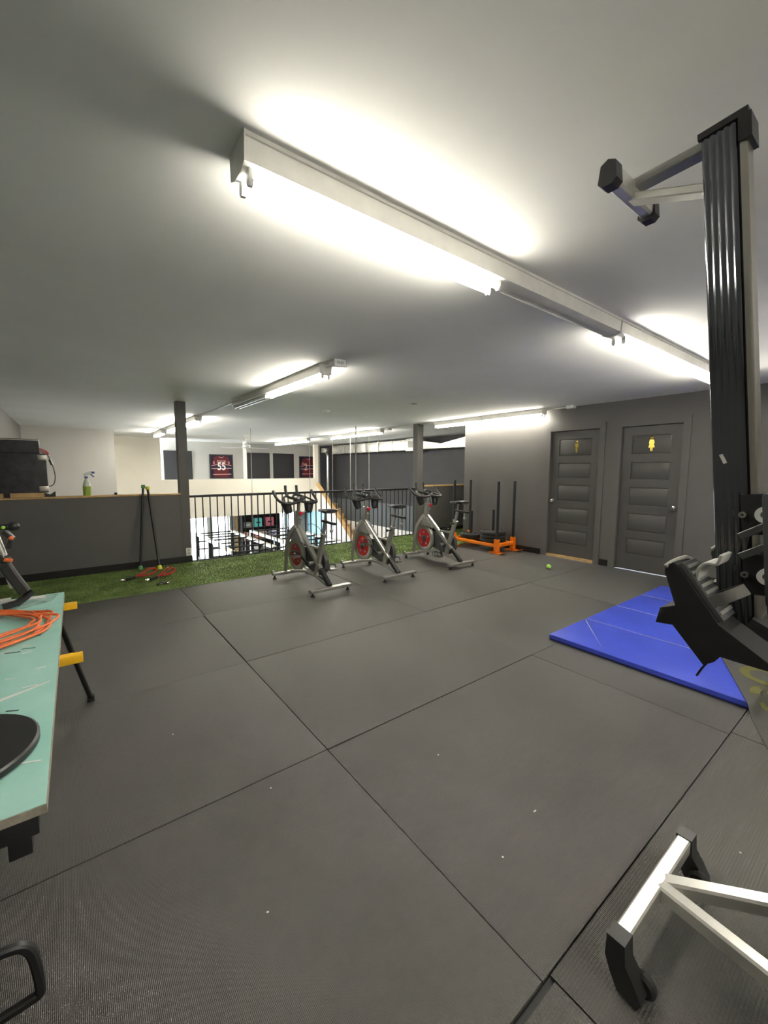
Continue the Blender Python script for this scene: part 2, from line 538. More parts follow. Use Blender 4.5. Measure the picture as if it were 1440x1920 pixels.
# far side: white walls, far mezzanine
struct(MB().box(XL - 0.1, 1.02, 12.85, 12.97, ZL, CZ).box(0.90, 1.02, 12.97, YF, ZL, CZ).build('wall_far_left', M_OFFW), 'off white wall behind the left half wall')
wf = MB()
wf.box(0.9, 2.40, YF, YF + 0.13, ZL, CZ)
wf.box(2.40, 8.05, YF, YF + 0.13, -0.25, 1.062)
wf.box(5.075, 5.155, YF, YF + 0.13, 1.062, CZ)
wf.box(7.88, 8.05, YF, YF + 0.13, 1.062, CZ)
struct(wf.build('wall_far', M_CREAM), 'cream wall of the far mezzanine with open window band')
struct(bx('floor_far', M_OFFW, 0.9, XD, YF + 0.131, YK + 0.1, -0.25, 0.0), 'far mezzanine floor slab')
struct(bx('wall_far_back', M_OFFW, 0.9, XD + 0.1, YK, YK + 0.1, 0, CZ), 'pale wall at the back of the far mezzanine')
for k, (a, b) in enumerate([(2.69, 3.60), (5.60, 6.50), (6.655, 7.545)]):
    d = thing('door_%d' % (3 + k), ['dark grey door behind the left column', 'dark grey door just right of the white post', 'dark grey door beside the second jersey'][k], None, (a, YK, 0), kind='structure')
    MB().box(a + 0.05, b - 0.05, YK - 0.035, YK - 0.005, 0.01, 2.0).build('door_leaf', M_CHAR, d)
    MB().box(a, a + 0.05, YK - 0.045, YK, 0, 2.05).box(b - 0.05, b, YK - 0.045, YK, 0, 2.05).box(a, b, YK - 0.044, YK, 2.0, 2.05).build('door_casing', M_CHAR, d)

# dark side wall past the corner, lower level shell
struct(MB().box(XD, XD + 0.1, YC, YK + 0.2, 0.24, CZ).build('wall_dark', M_CHAR), 'near black side wall of the open hall')
struct(MB().box(XD, XD + 0.1, YC, YK + 0.2, -0.60, 0.24).build('wall_dark_lower', M_SLATE), 'slate grey band of the side wall')
struct(MB().box(XD - 0.015, XD + 0.1, YC, YK + 0.2, ZL, -0.60).build('wall_white_lower', M_WHITEW), 'white lower band of the side wall')
struct(bx('floor_lower', M_FLOORL, XL - 0.1, XD, 6.8, YK + 0.2, ZL - 0.1, ZL), 'ground floor of the gym below')
struct(bx('wall_under_mezzanine', M_OFFW, XL - 0.1, XD, 6.70, 6.86, ZL, -0.25), 'wall below the mezzanine edge')

# facade with windows (ground level)
fa = MB()
wins = [(2.35, 4.06), (4.20, 4.80), (6.80, 7.12), (7.22, 7.60)]
prev = 0.9
for a, b in wins:
    fa.box(prev, a, YK, YK + 0.12, ZL, -0.25)
    fa.box(a, b, YK, YK + 0.12, ZL, ZL + 0.15)
    prev = b
fa.box(prev, XD, YK, YK + 0.12, ZL, -0.25)
struct(fa.build('wall_facade', M_CONC), 'ground floor street facade wall')
for k, (a, b) in enumerate(wins):
    w = thing('window_%d' % (k + 1), 'bright ground floor shop window', None, (a, YK, ZL), kind='structure')
    t = 0.035
    MB().box(a, a + t, YK + 0.02, YK + 0.09, ZL + 0.15, -0.25).box(b - t, b, YK + 0.02, YK + 0.09, ZL + 0.15, -0.25).box(a + t, b - t, YK + 0.02, YK + 0.09, ZL + 0.15, ZL + 0.19).box(a + t, b - t, YK + 0.02, YK + 0.09, -0.29, -0.25).build('window_frame', M_GALV, w)
    n = 2 if b - a > 1.2 or k == 3 else 1
    for q in range(n):
        p0 = a + t + (b - a - 2 * t) * q / n
        p1 = a + t + (b - a - 2 * t) * (q + 1) / n
        MB().box(p0 + 0.004, p1 - 0.004, YK + 0.05, YK + 0.056, ZL + 0.19, -0.29).build('pane', M_GLASS, w)
        if q:
            MB().box(p0 - 0.02, p0 + 0.02, YK + 0.03, YK + 0.08, ZL + 0.19, -0.29).build('mullion', M_GALV, w)
struct(MB().box(4.82, 5.02, YK - 0.12, YK - 0.001, ZL, -0.25).build('trim_1', M_CONC), 'grey pier between the shop windows')
struct(MB().box(5.03, 5.13, YK - 0.10, YK - 0.001, ZL, -0.25).build('trim_2', M_WOOD), 'pine board beside the dark shelf wall')
struct(MB().box(5.14, 6.72, YK - 0.03, YK - 0.001, ZL, -0.25).build('trim_3', M_CHAR), 'dark panel behind the ground floor shelves')
struct(MB().box(7.62, 7.95, YK - 0.35, YK - 0.001, ZL, -0.25).build('trim_4', M_CONC), 'concrete pier next to the blue mural')

# staircase and its knee wall
def kz(y):
    return 0.86 - 0.738 * (14.87 - y)


y_bot = 14.87 - (0.86 + 2.2) / 0.738
kw = struct(MB().prism([(YF, ZL), (YK, ZL), (YK, -0.25), (YF, -0.25)], 7.96, 8.04).prism([(YF, kz(YF) - 0.04), (y_bot, kz(y_bot) - 0.04), (y_bot, ZL), (YF, ZL)], 7.96, 8.04).build('wall_stair', M_WHITEW), 'white knee wall beside the wooden stairs')
MB().prism([(YF, kz(YF)), (y_bot, kz(y_bot)), (y_bot, kz(y_bot) - 0.05), (YF, kz(YF) - 0.05)], 7.925, 8.09).build('wood_cap', M_WOOD, kw)
st = thing('staircase', 'light plywood staircase climbing beside the dark wall', 'stairs', (8.4, 12.5, ZL))
ns = 16
for i in range(ns):
    zt = 0.03 - 0.19 * i
    yn = 14.62 - 0.25 * i
    MB().box(8.05, XD - 0.02, yn - 0.02, yn + 0.25, zt - 0.035, zt).build('tread', M_STAIR, st)
    MB().box(8.05, XD - 0.02, yn, yn + 0.02, max(ZL, zt - 0.19), zt - 0.035).build('riser', M_STAIR, st)
MB().prism([(14.85, 0.0), (14.85, -0.3), (14.62 - 0.25 * ns, ZL), (14.62 - 0.25 * ns + 0.3, ZL + 0.02)], 8.045, 8.075).build('stringer', M_WOOD, st)
mu = thing('wall_mural', 'pale blue mural with dark figure low on the stair wall', 'mural', (7.94, 15.2, -2.4))
MB().box(7.945, 7.957, 14.2, YK - 0.40, -2.6, -0.29).build('panel', M_SKYB, mu)
MB().prism([(14.95, -2.5), (15.25, -2.5), (15.2, -1.5), (15.1, -1.15), (15.02, -1.5)], 7.935, 7.945).build('figure', M_NAVY, mu)
MB().tube(smoothpath([(7.94, 15.65, -0.9), (7.94, 15.3, -0.83), (7.94, 14.9, -0.88), (7.94, 14.6, -0.98), (7.94, 14.45, -1.2)]), 0.012, 6).build('branch', M_NAVY, mu)

# ================================================================== TURF
def turf(x0, x1, y0, n, label):
    base = MB().box(x0, x1, y0, 6.70, -0.012, 0.004)
    v, f = base.v, base.f
    x = rng.uniform(x0, x1 - 0.01, n)
    y = rng.uniform(y0 + 0.004, 6.69, n)
    ok = ~((x > 5.66) & (y < 5.53))
    x, y = x[ok], y[ok]
    n = len(x)
    a = rng.uniform(0, 6.283, n)
    h = rng.uniform(0.010, 0.022, n)
    w = 0.0042
    o = len(v)
    A = np.empty((n, 3, 3))
    A[:, 0] = np.stack([x - w * np.cos(a), y - w * np.sin(a), np.full(n, 0.003)], 1)
    A[:, 1] = np.stack([x + w * np.cos(a), y + w * np.sin(a), np.full(n, 0.003)], 1)
    A[:, 2] = np.stack([x + rng.normal(0, 0.006, n), np.clip(y + rng.normal(0, 0.006, n), y0, 6.69), h], 1)
    v += [tuple(p) for p in A.reshape(-1, 3).tolist()]
    f += [(o + 3 * i, o + 3 * i + 1, o + 3 * i + 2) for i in range(n)]
    me = bpy.data.meshes.new('artificial_turf')
    me.from_pydata(v, [], f)
    me.materials.append(M_TURF)
    ob = bpy.data.objects.new('artificial_turf', me)
    COL.objects.link(ob)
    tag(ob, label, 'turf', kind='stuff')


turf(XL, XR - 0.004, 5.314, 46000, 'strip of green artificial turf between rubber mats and railing')
turf(XR + 0.014, XD, YC + 0.104, 8000, 'corner piece of green turf behind the end of right wall')

# ================================================================== RAILING
ra = thing('railing', 'black metal railing with upright bars along the mezzanine edge', 'railing', (3.7, YR + 0.04, 0))
MB().box(1.446, 6.034, YR + 0.015, YR + 0.065, 0.985, 1.022, 0.004).build('top_rail', M_BLK, ra)
MB().box(1.446, 6.034, YR + 0.025, YR + 0.055, 0.0, 0.014).build('base_rail', M_BLK, ra)
bm_ = None
nb = 42
for i in range(nb):
    x = 1.53 + (5.98 - 1.53) * i / (nb - 1)
    if bm_ is None:
        bm_ = MB().box(x - 0.008, x + 0.008, YR + 0.032, YR + 0.048, 0.012, 0.99, 0.002).build('baluster', M_BLK, ra)
    else:
        o = bm_.copy()
        COL.objects.link(o)
        o.parent = ra
        o.location = (x - 1.53, 0, 0)

# ================================================================== CEILING LIGHTS
def light_fixture(label, c, axis, L, lit, unlit=(), group='fluorescent strip lights on the ceiling', tm=None):
    """c: start centre on ceiling, axis 'x'/'y', lit/unlit: (start, end) tube spans along it"""
    t = thing('strip_light', label, 'ceiling light', c, group)
    cx, cy, cz = c

    def P(a, s_, z):
        return (cx + a, cy + s_, cz + z) if axis == 'x' else (cx + s_, cy + a, cz + z)

    def pris(poly, a0, a1):
        n = len(poly)
        m = MB()
        m.add([P(a0, p[0], p[1]) for p in poly] + [P(a1, p[0], p[1]) for p in poly],
              [tuple(range(n)), tuple(range(2 * n - 1, n - 1, -1))] + [(i, (i + 1) % n, (i + 1) % n + n, i + n) for i in range(n)])
        return m
    h = pris([(-0.066, 0), (0.066, 0), (0.066, -0.012), (0.060, -0.014), (0.056, -0.078), (0.025, -0.092), (-0.025, -0.092), (-0.056, -0.078), (-0.060, -0.014), (-0.066, -0.012)], 0.004, L)
    h.build('housing', M_WHITE, t)
    pris([(-0.068, 0), (0.068, 0), (0.062, -0.082), (0.026, -0.097), (-0.026, -0.097), (-0.062, -0.082)], 0, 0.004).build('end_plate', M_WHITE, t)
    for spans, m, nm in ((lit, tm or M_TUBE, 'tube'), (unlit, M_TUBEOFF, 'unlit_tube')):
        for a, b in spans:
            for s_ in (-0.031, 0.031):
                MB().tube([P(a + 0.012, s_, -0.109), P(b - 0.012, s_, -0.109)], 0.0135, 12).build(nm, m, t)
                for e, sg in ((a, 1), (b, -1)):
                    pris([(s_ - 0.011, -0.086), (s_ + 0.011, -0.086), (s_ + 0.013, -0.117), (s_ + 0.006, -0.130), (s_ - 0.006, -0.130), (s_ - 0.013, -0.117)], min(e, e + 0.014 * sg), max(e, e + 0.014 * sg)).build('lamp_holder', M_WPL, t)
    return t


FY = 1.347
light_fixture('long white strip light nearest the camera, its first half lit', (0.465, FY, CZ), 'x', 2.46, [(0.02, 1.23)])
light_fixture('lit strip light continuing the nearest row, behind the upright rower', (2.93, FY, CZ), 'x', 2.46, [(0.1, 1.31), (1.33, 2.44)])
light_fixture('added strip light behind the camera, brightens the room', (0.465, -1.25, CZ), 'x', 2.46, [(0.02, 1.23), (1.25, 2.44)])  # added lamp out of view, lifts the light on ceiling and floor
light_fixture('strip light in the middle of ceiling, lit at its near end', (2.0, 3.53, CZ), 'y', 2.62, [(0.0, 1.36)], [(1.40, 2.60)])
for k, a in enumerate((8.3, 9.85, 11.75)):
    light_fixture(['lit strip light just right of the left column', 'lit strip light partly behind the left column', 'farthest lit strip light left of the left column'][k], (2.0, a, CZ), 'y', 1.25, [(0.02, 1.23)], tm=M_TUBEF)
light_fixture('lit strip light at top of right wall near the doors', (6.14, 3.80, CZ), 'y', 1.22, [(0.01, 1.21)])
light_fixture('lit strip light beside the right column over the sled', (6.14, 5.03, CZ), 'y', 1.23, [(0.01, 1.22)])
light_fixture('long lit strip light left of the right column', (6.14, 8.10, CZ), 'y', 2.44, [(0.01, 1.21), (1.23, 2.42)], tm=M_TUBEF)
light_fixture('farthest lit strip light near the second jersey', (6.14, 11.95, CZ), 'y', 2.6, [(0.01, 1.29), (1.31, 2.58)], tm=M_TUBEF)

# conduits and boxes
tag(MB().tube([(2.0, 6.155, 2.388), (2.0, 8.295, 2.388)], 0.010, 8).build('conduit', M_WHITE, None, (2.0, 7, 2.388)), 'long thin conduit joining the middle strip lights', 'conduit')
tag(MB().tube([(2.0, 9.565, 2.388), (2.0, 9.845, 2.388)], 0.010, 8).build('conduit', M_WHITE, None, (2.0, 9.7, 2.388)), 'short conduit between the lights at the left column', 'conduit')
jb = thing('junction_box', 'white labelled box at the near end of middle light row', 'electrical box', (2.0, 3.33, 2.36))
MB().box(1.945, 2.055, 3.28, 3.375, 2.352, 2.398, 0.003).build('body', M_WHITE, jb)
MB().prism([(1.94, 2.335), (2.06, 2.335), (2.06, 2.397), (1.94, 2.397)], 3.262, 3.272, 'y').build('face_plate', M_WPL, jb)
MB().tube([(2.0, 3.375, 2.385), (2.0, 3.535, 2.385)], 0.009, 8).build('pipe', M_WHITE, jb)
jb2 = thing('junction_box', 'small white box where the right wall meets ceiling', 'electrical box', (6.14, 3.36, 2.36))
MB().box(6.10, 6.18, 3.30, 3.42, 2.35, 2.398, 0.003).build('body', M_WPL, jb2)
MB().tube([(6.14, 3.42, 2.375), (6.14, 3.80, 2.375)], 0.011, 8).build('pipe', M_WHITE, jb2)
jb3 = thing('junction_box', 'small white box left of the right column', 'electrical box', (6.14, 7.9, 2.36))
MB().box(6.09, 6.19, 7.80, 7.95, 2.345, 2.398, 0.003).build('body', M_WPL, jb3)
MB().tube([(6.14, 6.26, 2.385), (6.14, 7.80, 2.385)], 0.010, 8).tube([(6.14, 7.95, 2.385), (6.14, 8.1, 2.385)], 0.010, 8).build('pipe', M_WHITE, jb3)
tag(MB().tube([(6.14, 10.54, 2.385), (6.14, 11.95, 2.385)], 0.012, 8).build('conduit', M_WHITE, None, (6.14, 11, 2.385)), 'conduit between the two far strip lights', 'conduit')
sd = thing('smoke_detector', 'round white smoke detector on the ceiling above first bike', 'smoke detector', (3.52, 6.2, CZ))
MB().lathe([(0.001, 0), (0.062, 0), (0.062, -0.018), (0.055, -0.03), (0.03, -0.042), (0.001, -0.044)], (3.52, 6.2, CZ), (0, 0, 1), 24).build('housing', M_WPL, sd)
MB().lathe([(0.001, -0.044), (0.014, -0.044), (0.012, -0.052), (0.001, -0.053)], (3.52, 6.2, CZ), (0, 0, 1), 14).build('sensor_cap', M_WHITE, sd)
sp = thing('sprinkler_cover', 'small dark round disc on the ceiling above second bike', 'ceiling disc', (4.19, 4.75, CZ))
MB().lathe([(0.001, 0), (0.05, 0), (0.045, -0.006), (0.001, -0.007)], (4.19, 4.75, CZ), (0, 0, 1), 20).build('disc', M_SILD, sp)
# ceiling fan
fan = thing('ceiling_fan', 'white ceiling fan hanging on a short rod', 'fan', (4.16, 12.0, CZ))
MB().lathe([(0.001, 0), (0.07, 0), (0.055, -0.05), (0.016, -0.07), (0.016, -0.24), (0.06, -0.27), (0.11, -0.30), (0.11, -0.36), (0.06, -0.39), (0.001, -0.39)], (4.16, 12.0, CZ), (0, 0, 1), 20).build('motor', M_WPL, fan)
for q in range(3):
    a = 0.25 + q * 2.094
    e = Vector((math.cos(a), math.sin(a), 0))
    s_ = Vector((-math.sin(a), math.cos(a), 0.12)).normalized()
    MB().obox(Vector((4.16, 12.0, 2.03)) + e * 0.42, (0.66, 0.09, 0.008), e, s_, e.cross(s_)).build('blade', M_WPL, fan)
# hanging thin cables
for k, (x, y, z0, lab) in enumerate([(3.58, 10, -0.4, 'thin cable hanging in front of the white post'), (5.15, 10, -0.2, 'thin cable hanging in front of the second jersey'),
                                     (5.85, 10, -0.3, 'thin cable hanging leftmost against the dark wall'), (6.44, 10, -0.6, 'thin cable hanging just left of the thick rope'),
                                     (5.30, 8, -0.9, 'thickest pale rope hanging behind the middle bike'), (7.09, 10, 0.0, 'thin cable hanging rightmost against the dark wall')]):
    r = 0.012 if k == 4 else 0.006
    tag(MB().tube([(x, y, z0), (x, y, 1.0), (x, y, CZ - 0.002)], r, 6).build('hanging_cable', M_STRAP, None, (x, y, z0)), lab, 'cable')

# ventilation ducts along the dark wall
du = thing('air_duct', 'long silver duct running along the top of dark wall', 'duct', (8.6, 12, 2.0))
for i in range(6):
    y0, y1 = 9.85 + i * 0.75, 9.85 + (i + 1) * 0.75
    MB().box(8.42, 8.785, y0 + 0.01, y1 - 0.01, 2.02, 2.335, 0.004).build('duct_section', M_GALV, du)
    MB().box(8.405, 8.79, y1 - 0.012, y1 + 0.012, 2.005, 2.35).build('joint_flange', M_STEEL, du)
MB().box(8.36, 8.79, 9.40, 9.84, 1.98, 2.36, 0.004).build('plenum', M_GALV, du)
MB().box(8.345, 8.36, 9.50, 9.72, 2.08, 2.28).build('grille', M_STRAP, du)
d2 = thing('air_duct', 'wedge shaped silver duct right of the right column', 'duct', (8.6, 8, 2.0))
MB().prism([(9.38, 2.03), (9.38, 2.30), (8.35, 2.15), (7.0, 2.36), (5.7, 2.38), (5.7, 2.02)], 8.40, 8.785).build('duct_body', M_GALV, d2)
MB().prism([(9.38, 2.035), (9.38, 2.08), (7.2, 2.07), (5.7, 2.06), (5.7, 2.025)], 8.38, 8.41).build('lower_flange', M_STEEL, d2)
vp = thing('vent_pipe', 'upright silver pipe at the far corner of the dark wall', 'pipe', (8.42, 14.75, 0))
MB().cyl((8.42, 14.75, 0.05), (8.42, 14.75, 1.93), 0.06, 18).build('pipe', M_GALV, vp)
MB().tube(smoothpath([(8.42, 14.75, 1.92), (8.40, 14.73, 2.02), (8.33, 14.72, 2.09)]), 0.07, 14).build('elbow', M_GALV, vp)
MB().box(8.16, 8.40, 14.62, 14.82, 2.08, 2.25, 0.006).build('collector_box', M_GALV, vp)

# ================================================================== JERSEYS
def text_mesh(txt, size, m, name, parent, origin, ex, ez, ext=0.002, sx=1.0):
    cu = bpy.data.curves.new('t', 'FONT')
    cu.body = txt
    cu.size = size
    cu.align_x = 'CENTER'
    cu.align_y = 'CENTER'
    cu.extrude = ext
    cu.offset = size * 0.018
    ob = bpy.data.objects.new('t', cu)
    COL.objects.link(ob)
    dg = bpy.context.evaluated_depsgraph_get()
    me = bpy.data.meshes.new_from_object(ob.evaluated_get(dg))
    bpy.data.objects.remove(ob)
    ex, ez = Vector(ex), Vector(ez)
    nrm = ex.cross(ez)
    o0 = Vector(ORIG[parent.name])
    for v in me.vertices:
        p = Vector(origin) + ex * (v.co.x * sx) + ez * v.co.y + nrm * v.co.z
        v.co = p - o0
    me.name = name
    me.materials.clear()
    me.materials.append(m)
    o = bpy.data.objects.new(name, me)
    COL.objects.link(o)
    o.parent = parent
    return o


def jersey(x0, name_txt, num, label):
    w, z0, z1 = 0.85, 1.065, 1.955
    y = YK - 0.002
    t = thing('framed_jersey', label, 'framed jersey', (x0 + w / 2, y, z0), 'framed jerseys on the far mezzanine')
    f = 0.035
    MB().box(x0, x0 + f, y - 0.05, y, z0, z1).box(x0 + w - f, x0 + w, y - 0.05, y, z0, z1).box(x0 + f, x0 + w - f, y - 0.05, y, z0, z0 + f).box(x0 + f, x0 + w - f, y - 0.05, y, z1 - f, z1).build('frame', M_BLK, t)
    MB().box(x0 + f, x0 + w - f, y - 0.02, y - 0.005, z0 + f, z1 - f).build('backing', M_NAVY, t)
    a, b = x0 + 0.06, x0 + w - 0.06
    c = (a + b) / 2
    MB().prism([(a + 0.10, z0 + 0.04), (b - 0.10, z0 + 0.04), (b - 0.09, 1.50), (b, 1.42), (b, 1.56), (b - 0.12, 1.86), (c + 0.12, 1.90), (c, 1.86), (c - 0.12, 1.90), (a + 0.12, 1.86), (a, 1.56), (a, 1.42), (a + 0.09, 1.50)], y - 0.032, y - 0.021, 'y').build('shirt', M_MAROON, t)
    MB().prism([(a, 1.43), (b, 1.43), (b, 1.53), (c + 0.18, 1.565), (c - 0.18, 1.565), (a, 1.53)], y - 0.034, y - 0.032, 'y').build('chest_band', M_NAVY, t)
    MB().prism([(a, 1.415), (b, 1.43), (b, 1.45), (a, 1.435)], y - 0.036, y - 0.033, 'y').prism([(a, 1.515), (c - 0.18, 1.565), (c + 0.18, 1.565), (b, 1.535), (b, 1.555), (c + 0.18, 1.585), (c - 0.18, 1.585), (a, 1.535)], y - 0.036, y - 0.033, 'y').prism([(a + 0.05, 1.20), (b - 0.02, 1.21), (b - 0.02, 1.232), (a + 0.05, 1.222)], y - 0.036, y - 0.033, 'y').build('stripes', M_PINKL, t)
    MB().prism([(c - 0.10, 1.885), (c, 1.835), (c + 0.10, 1.885), (c + 0.08, 1.86), (c, 1.815), (c - 0.08, 1.86)], y - 0.036, y - 0.033, 'y').build('collar_mark', M_PINKL, t)
    if name_txt:
        text_mesh(name_txt, 0.105, M_PINKL, 'name_lettering', t, (c, y - 0.037, 1.70), (1, 0, 0), (0, 0, 1), sx=0.62)
    text_mesh(num, 0.40, M_LETTER if name_txt else M_PINKL, 'number', t, (c - (0 if name_txt else 0.13), y - 0.038, 1.50), (1, 0, 0), (0, 0, 1), sx=0.78)
    for sx_ in (-1, 1):
        text_mesh(num[0], 0.13, M_PINKL, 'sleeve_number', t, (c + sx_ * 0.27, y - 0.037, 1.64), (1, 0, 0), (0, 0, 1))


text_mesh('GND', 0.034, M_SILD, 'lettering', jb, (2.0, 3.2612, 2.366), (1, 0, 0), (0, 0, 1), 0.0006)
jersey(4.195, 'BOUILLON', '55', 'framed maroon hockey jersey with white number 55')
jersey(7.80, '', '2', 'framed maroon jersey at right cut off by the cream post')

# ================================================================== SPIN BIKES
def spin_bike(label, loc, rotz, la, frame_m=None, accent=None, fw_m=None, group='silver indoor cycling bikes facing the railing'):
    t = thing('spin_bike', label, 'exercise bike', (0, 0, 0), group)
    SV = frame_m or M_SILV
    RK = accent or M_REDK
    RD = fw_m or M_RED
    # stabilisers
    fs = MB().bar([(-0.26, 0.5, 0.062), (0.26, 0.5, 0.062)], 0.065, 0.032)
    o = fs.build('front_stabiliser', SV, t)
    for sx in (-1, 1):
        MB().lathe([(0.001, -0.013), (0.026, -0.013), (0.03, 0), (0.026, 0.013), (0.001, 0.013)], (sx * 0.235, 0.545, 0.075), (1, 0, 0), 16).build('transport_wheel', SV, t)
        MB().lathe([(0.022, 0), (0.024, 0.012), (0.012, 0.018), (0.010, 0.05), (0.001, 0.05)], (sx * 0.235, 0.5, 0.0), (0, 0, 1), 14).build('levelling_foot', M_BLKR, t)
        MB().lathe([(0.022, 0), (0.024, 0.012), (0.012, 0.018), (0.010, 0.05), (0.001, 0.05)], (sx * 0.235, -0.49, 0.0), (0, 0, 1), 14).build('levelling_foot', M_BLKR, t)
    MB().bar([(-0.265, -0.49, 0.062), (0.265, -0.49, 0.062)], 0.07, 0.034).build('rear_stabiliser', SV, t)
    # base arch
    MB().bar(smoothpath([(0, 0.48, 0.075), (0, 0.32, 0.105), (0, 0.05, 0.15), (0, -0.2, 0.13), (0, -0.36, 0.10), (0, -0.47, 0.072)], 5), 0.05, 0.034, upv=(0, 0, 1)).build('base_tube', SV, t)
    # frame
    fr = MB()
    fr.bar([(0, 0.29, 0.715), (0, -0.29, 0.235)], 0.05, 0.056, upv=(0, 0.6, 0.8))
    fr.bar([(0, -0.16, 0.125), (0, -0.345, 0.665)], 0.045, 0.062, upv=(0, 1, 0.3))
    fr.bar([(0, -0.03, 0.485), (0, -0.28, 0.485)], 0.03, 0.026)
    fr.bar([(0, 0.300, 0.64), (0, 0.262, 0.89)], 0.055, 0.085, upv=(0, 1, 0))
    fr.build('frame', SV, t)
    MB().bar([(0, -0.285, 0.24), (0, -0.475, 0.082)], 0.052, 0.06, upv=(0, 0.6, 0.8)).build('lower_sleeve', M_BLKP, t)
    # fork legs
    for sx in (-1, 1):
        MB().bar(smoothpath([(sx * 0.075, 0.505, 0.075), (sx * 0.082, 0.475, 0.28), (sx * 0.08, 0.425, 0.50), (sx * 0.062, 0.355, 0.62), (sx * 0.03, 0.30, 0.70)], 5), 0.02, 0.062, upv=(0, 1, 0.2)).build('fork_leg', SV, t)
    # fender over the flywheel
    MB().prism([(0.44, 0.50), (0.40, 0.59), (0.33, 0.665), (0.24, 0.675), (0.12, 0.56), (0.10, 0.52), (0.18, 0.525), (0.28, 0.535), (0.38, 0.515)], -0.055, 0.055).build('fender', M_SILD, t)
    # flywheel
    c = (0, 0.33, 0.325)
    fwl = MB().lathe([(0.145, -0.010), (0.160, -0.020), (0.208, -0.020), (0.215, -0.014), (0.215, 0.014), (0.208, 0.020), (0.160, 0.020), (0.145, 0.010)], c, (1, 0, 0), 40).build('flywheel', SV, t)
    MB().lathe([(0.03, -0.014), (0.15, -0.012), (0.15, 0.012), (0.03, 0.014)], c, (1, 0, 0), 36).build('flywheel_disc', RD, fwl)
    MB().lathe([(0.001, -0.045), (0.022, -0.045), (0.03, -0.022), (0.056, -0.017), (0.056, 0.017), (0.03, 0.022), (0.022, 0.045), (0.001, 0.045)], c, (1, 0, 0), 6).build('flywheel_hub', M_GUARD, fwl)
    for q in range(5):
        a_ = q * 1.2566 + 0.3
        e_ = Vector((0, math.cos(a_), math.sin(a_)))
        for sx in (-1, 1):
            MB().lathe([(0.001, 0), (0.018, 0), (0.016, 0.003), (0.001, 0.003)], Vector(c) + e_ * 0.098 + Vector((sx * 0.0125, 0, 0)), (sx, 0, 0), 10).build('disc_boss', M_SILD, fwl)
    # chain guard on the drive side
    cg = hull([(round(a, 4), round(b, 4)) for a, b in circ(-0.14, 0.30, 0.165, 24) + circ(0.32, 0.325, 0.10, 20)])
    MB().prism(cg, 0.045, 0.095).build('chain_guard', M_GUARD, t)
    MB().prism(hull([(0.10, 0.50), (0.12, 0.20), (-0.02, 0.16), (-0.15, 0.18), (-0.17, 0.34), (-0.02, 0.46), (0.06, 0.51)]), 0.028, 0.045).build('inner_guard', M_GUARD, t)
    # cranks and pedals
    bbp = (-0.12, 0.29)
    MB().cyl((-0.075, *bbp), (0.12, *bbp), 0.022, 14).build('crank_axle', M_SILD, t)
    for sx, a in ((-1, la), (1, la + math.pi)):
        px, py, pz = sx * 0.105, bbp[0] + 0.17 * math.cos(a), bbp[1] + 0.17 * math.sin(a)
        MB().bar([(sx * 0.085, *bbp), (sx * 0.105, py, pz)], 0.018, 0.03).build('crank_arm', M_BLK, t)
        p = MB().box(px + sx * 0.02 - 0.005, px + sx * 0.02 + 0.005, py - 0.045, py + 0.045, pz - 0.012, pz + 0.012)
        p.box(px + sx * 0.09 - 0.005, px + sx * 0.09 + 0.005, py - 0.045, py + 0.045, pz - 0.012, pz + 0.012)
        p.box(min(px, px + sx * 0.1), max(px, px + sx * 0.1), py - 0.012, py + 0.012, pz - 0.009, pz + 0.009)
        p.box(px + sx * 0.055 - 0.035, px + sx * 0.055 + 0.035, py + 0.035, py + 0.045, pz - 0.010, pz + 0.010)
        p.box(px + sx * 0.055 - 0.035, px + sx * 0.055 + 0.035, py - 0.045, py - 0.035, pz - 0.010, pz + 0.010)
        pd = p.build('pedal', M_STEEL, t)
        xm = px + sx * 0.055
        cage = MB()
        for q in (-0.022, 0.022):
            cage.tube(smoothpath([(xm + q, py + 0.02, pz - 0.012), (xm + q, py + 0.10, pz - 0.005), (xm + q, py + 0.115, pz + 0.03), (xm + q * 0.8, py + 0.075, pz + 0.06), (xm + q * 0.6, py + 0.03, pz + 0.055)], 4), 0.005, 6)
        cage.tube(smoothpath([(xm - 0.045, py - 0.01, pz), (xm - 0.042, py - 0.005, pz + 0.045), (xm, py, pz + 0.062), (xm + 0.042, py - 0.005, pz + 0.045), (xm + 0.045, py - 0.01, pz)], 4), 0.006, 6)
        cage.build('toe_cage', M_BLKP, pd)
    # seat
    MB().bar([(0, -0.335, 0.64), (0, -0.385, 0.815)], 0.030, 0.042, upv=(0, 1, 0.3)).build('seat_post', M_SILD, t)
    MB().bar([(0, -0.33, 0.825), (0, -0.59, 0.812)], 0.036, 0.026).build('seat_slider', M_BLKP, t)
    MB().cyl((0, -0.52, 0.81), (0, -0.52, 0.735), 0.009, 10).ball((0, -0.52, 0.725), 0.02).build('slider_knob', M_SILD, t)
    MB().cyl((-0.025, -0.345, 0.63), (-0.085, -0.335, 0.63), 0.010, 10).ball((-0.085, -0.335, 0.63), 0.019).build('seat_pin', M_BLKP, t)
    MB().bar([(0, -0.345, 0.655), (0, -0.352, 0.675)], 0.058, 0.075, upv=(0, 1, 0.3)).build('seat_collar', M_SILV, t)
    MB().cyl((0, -0.39, 0.83), (0, -0.40, 0.915), 0.015, 12).build('saddle_clamp', M_STEEL, t)
    secs = [(-0.535, 0.075, 0.955, 0.03), (-0.51, 0.098, 0.958, 0.038), (-0.45, 0.095, 0.955, 0.04), (-0.39, 0.06, 0.95, 0.035), (-0.33, 0.032, 0.948, 0.03), (-0.27, 0.022, 0.945, 0.026), (-0.245, 0.012, 0.940, 0.018)]
    vs, fs_ = [], []
    n = 12
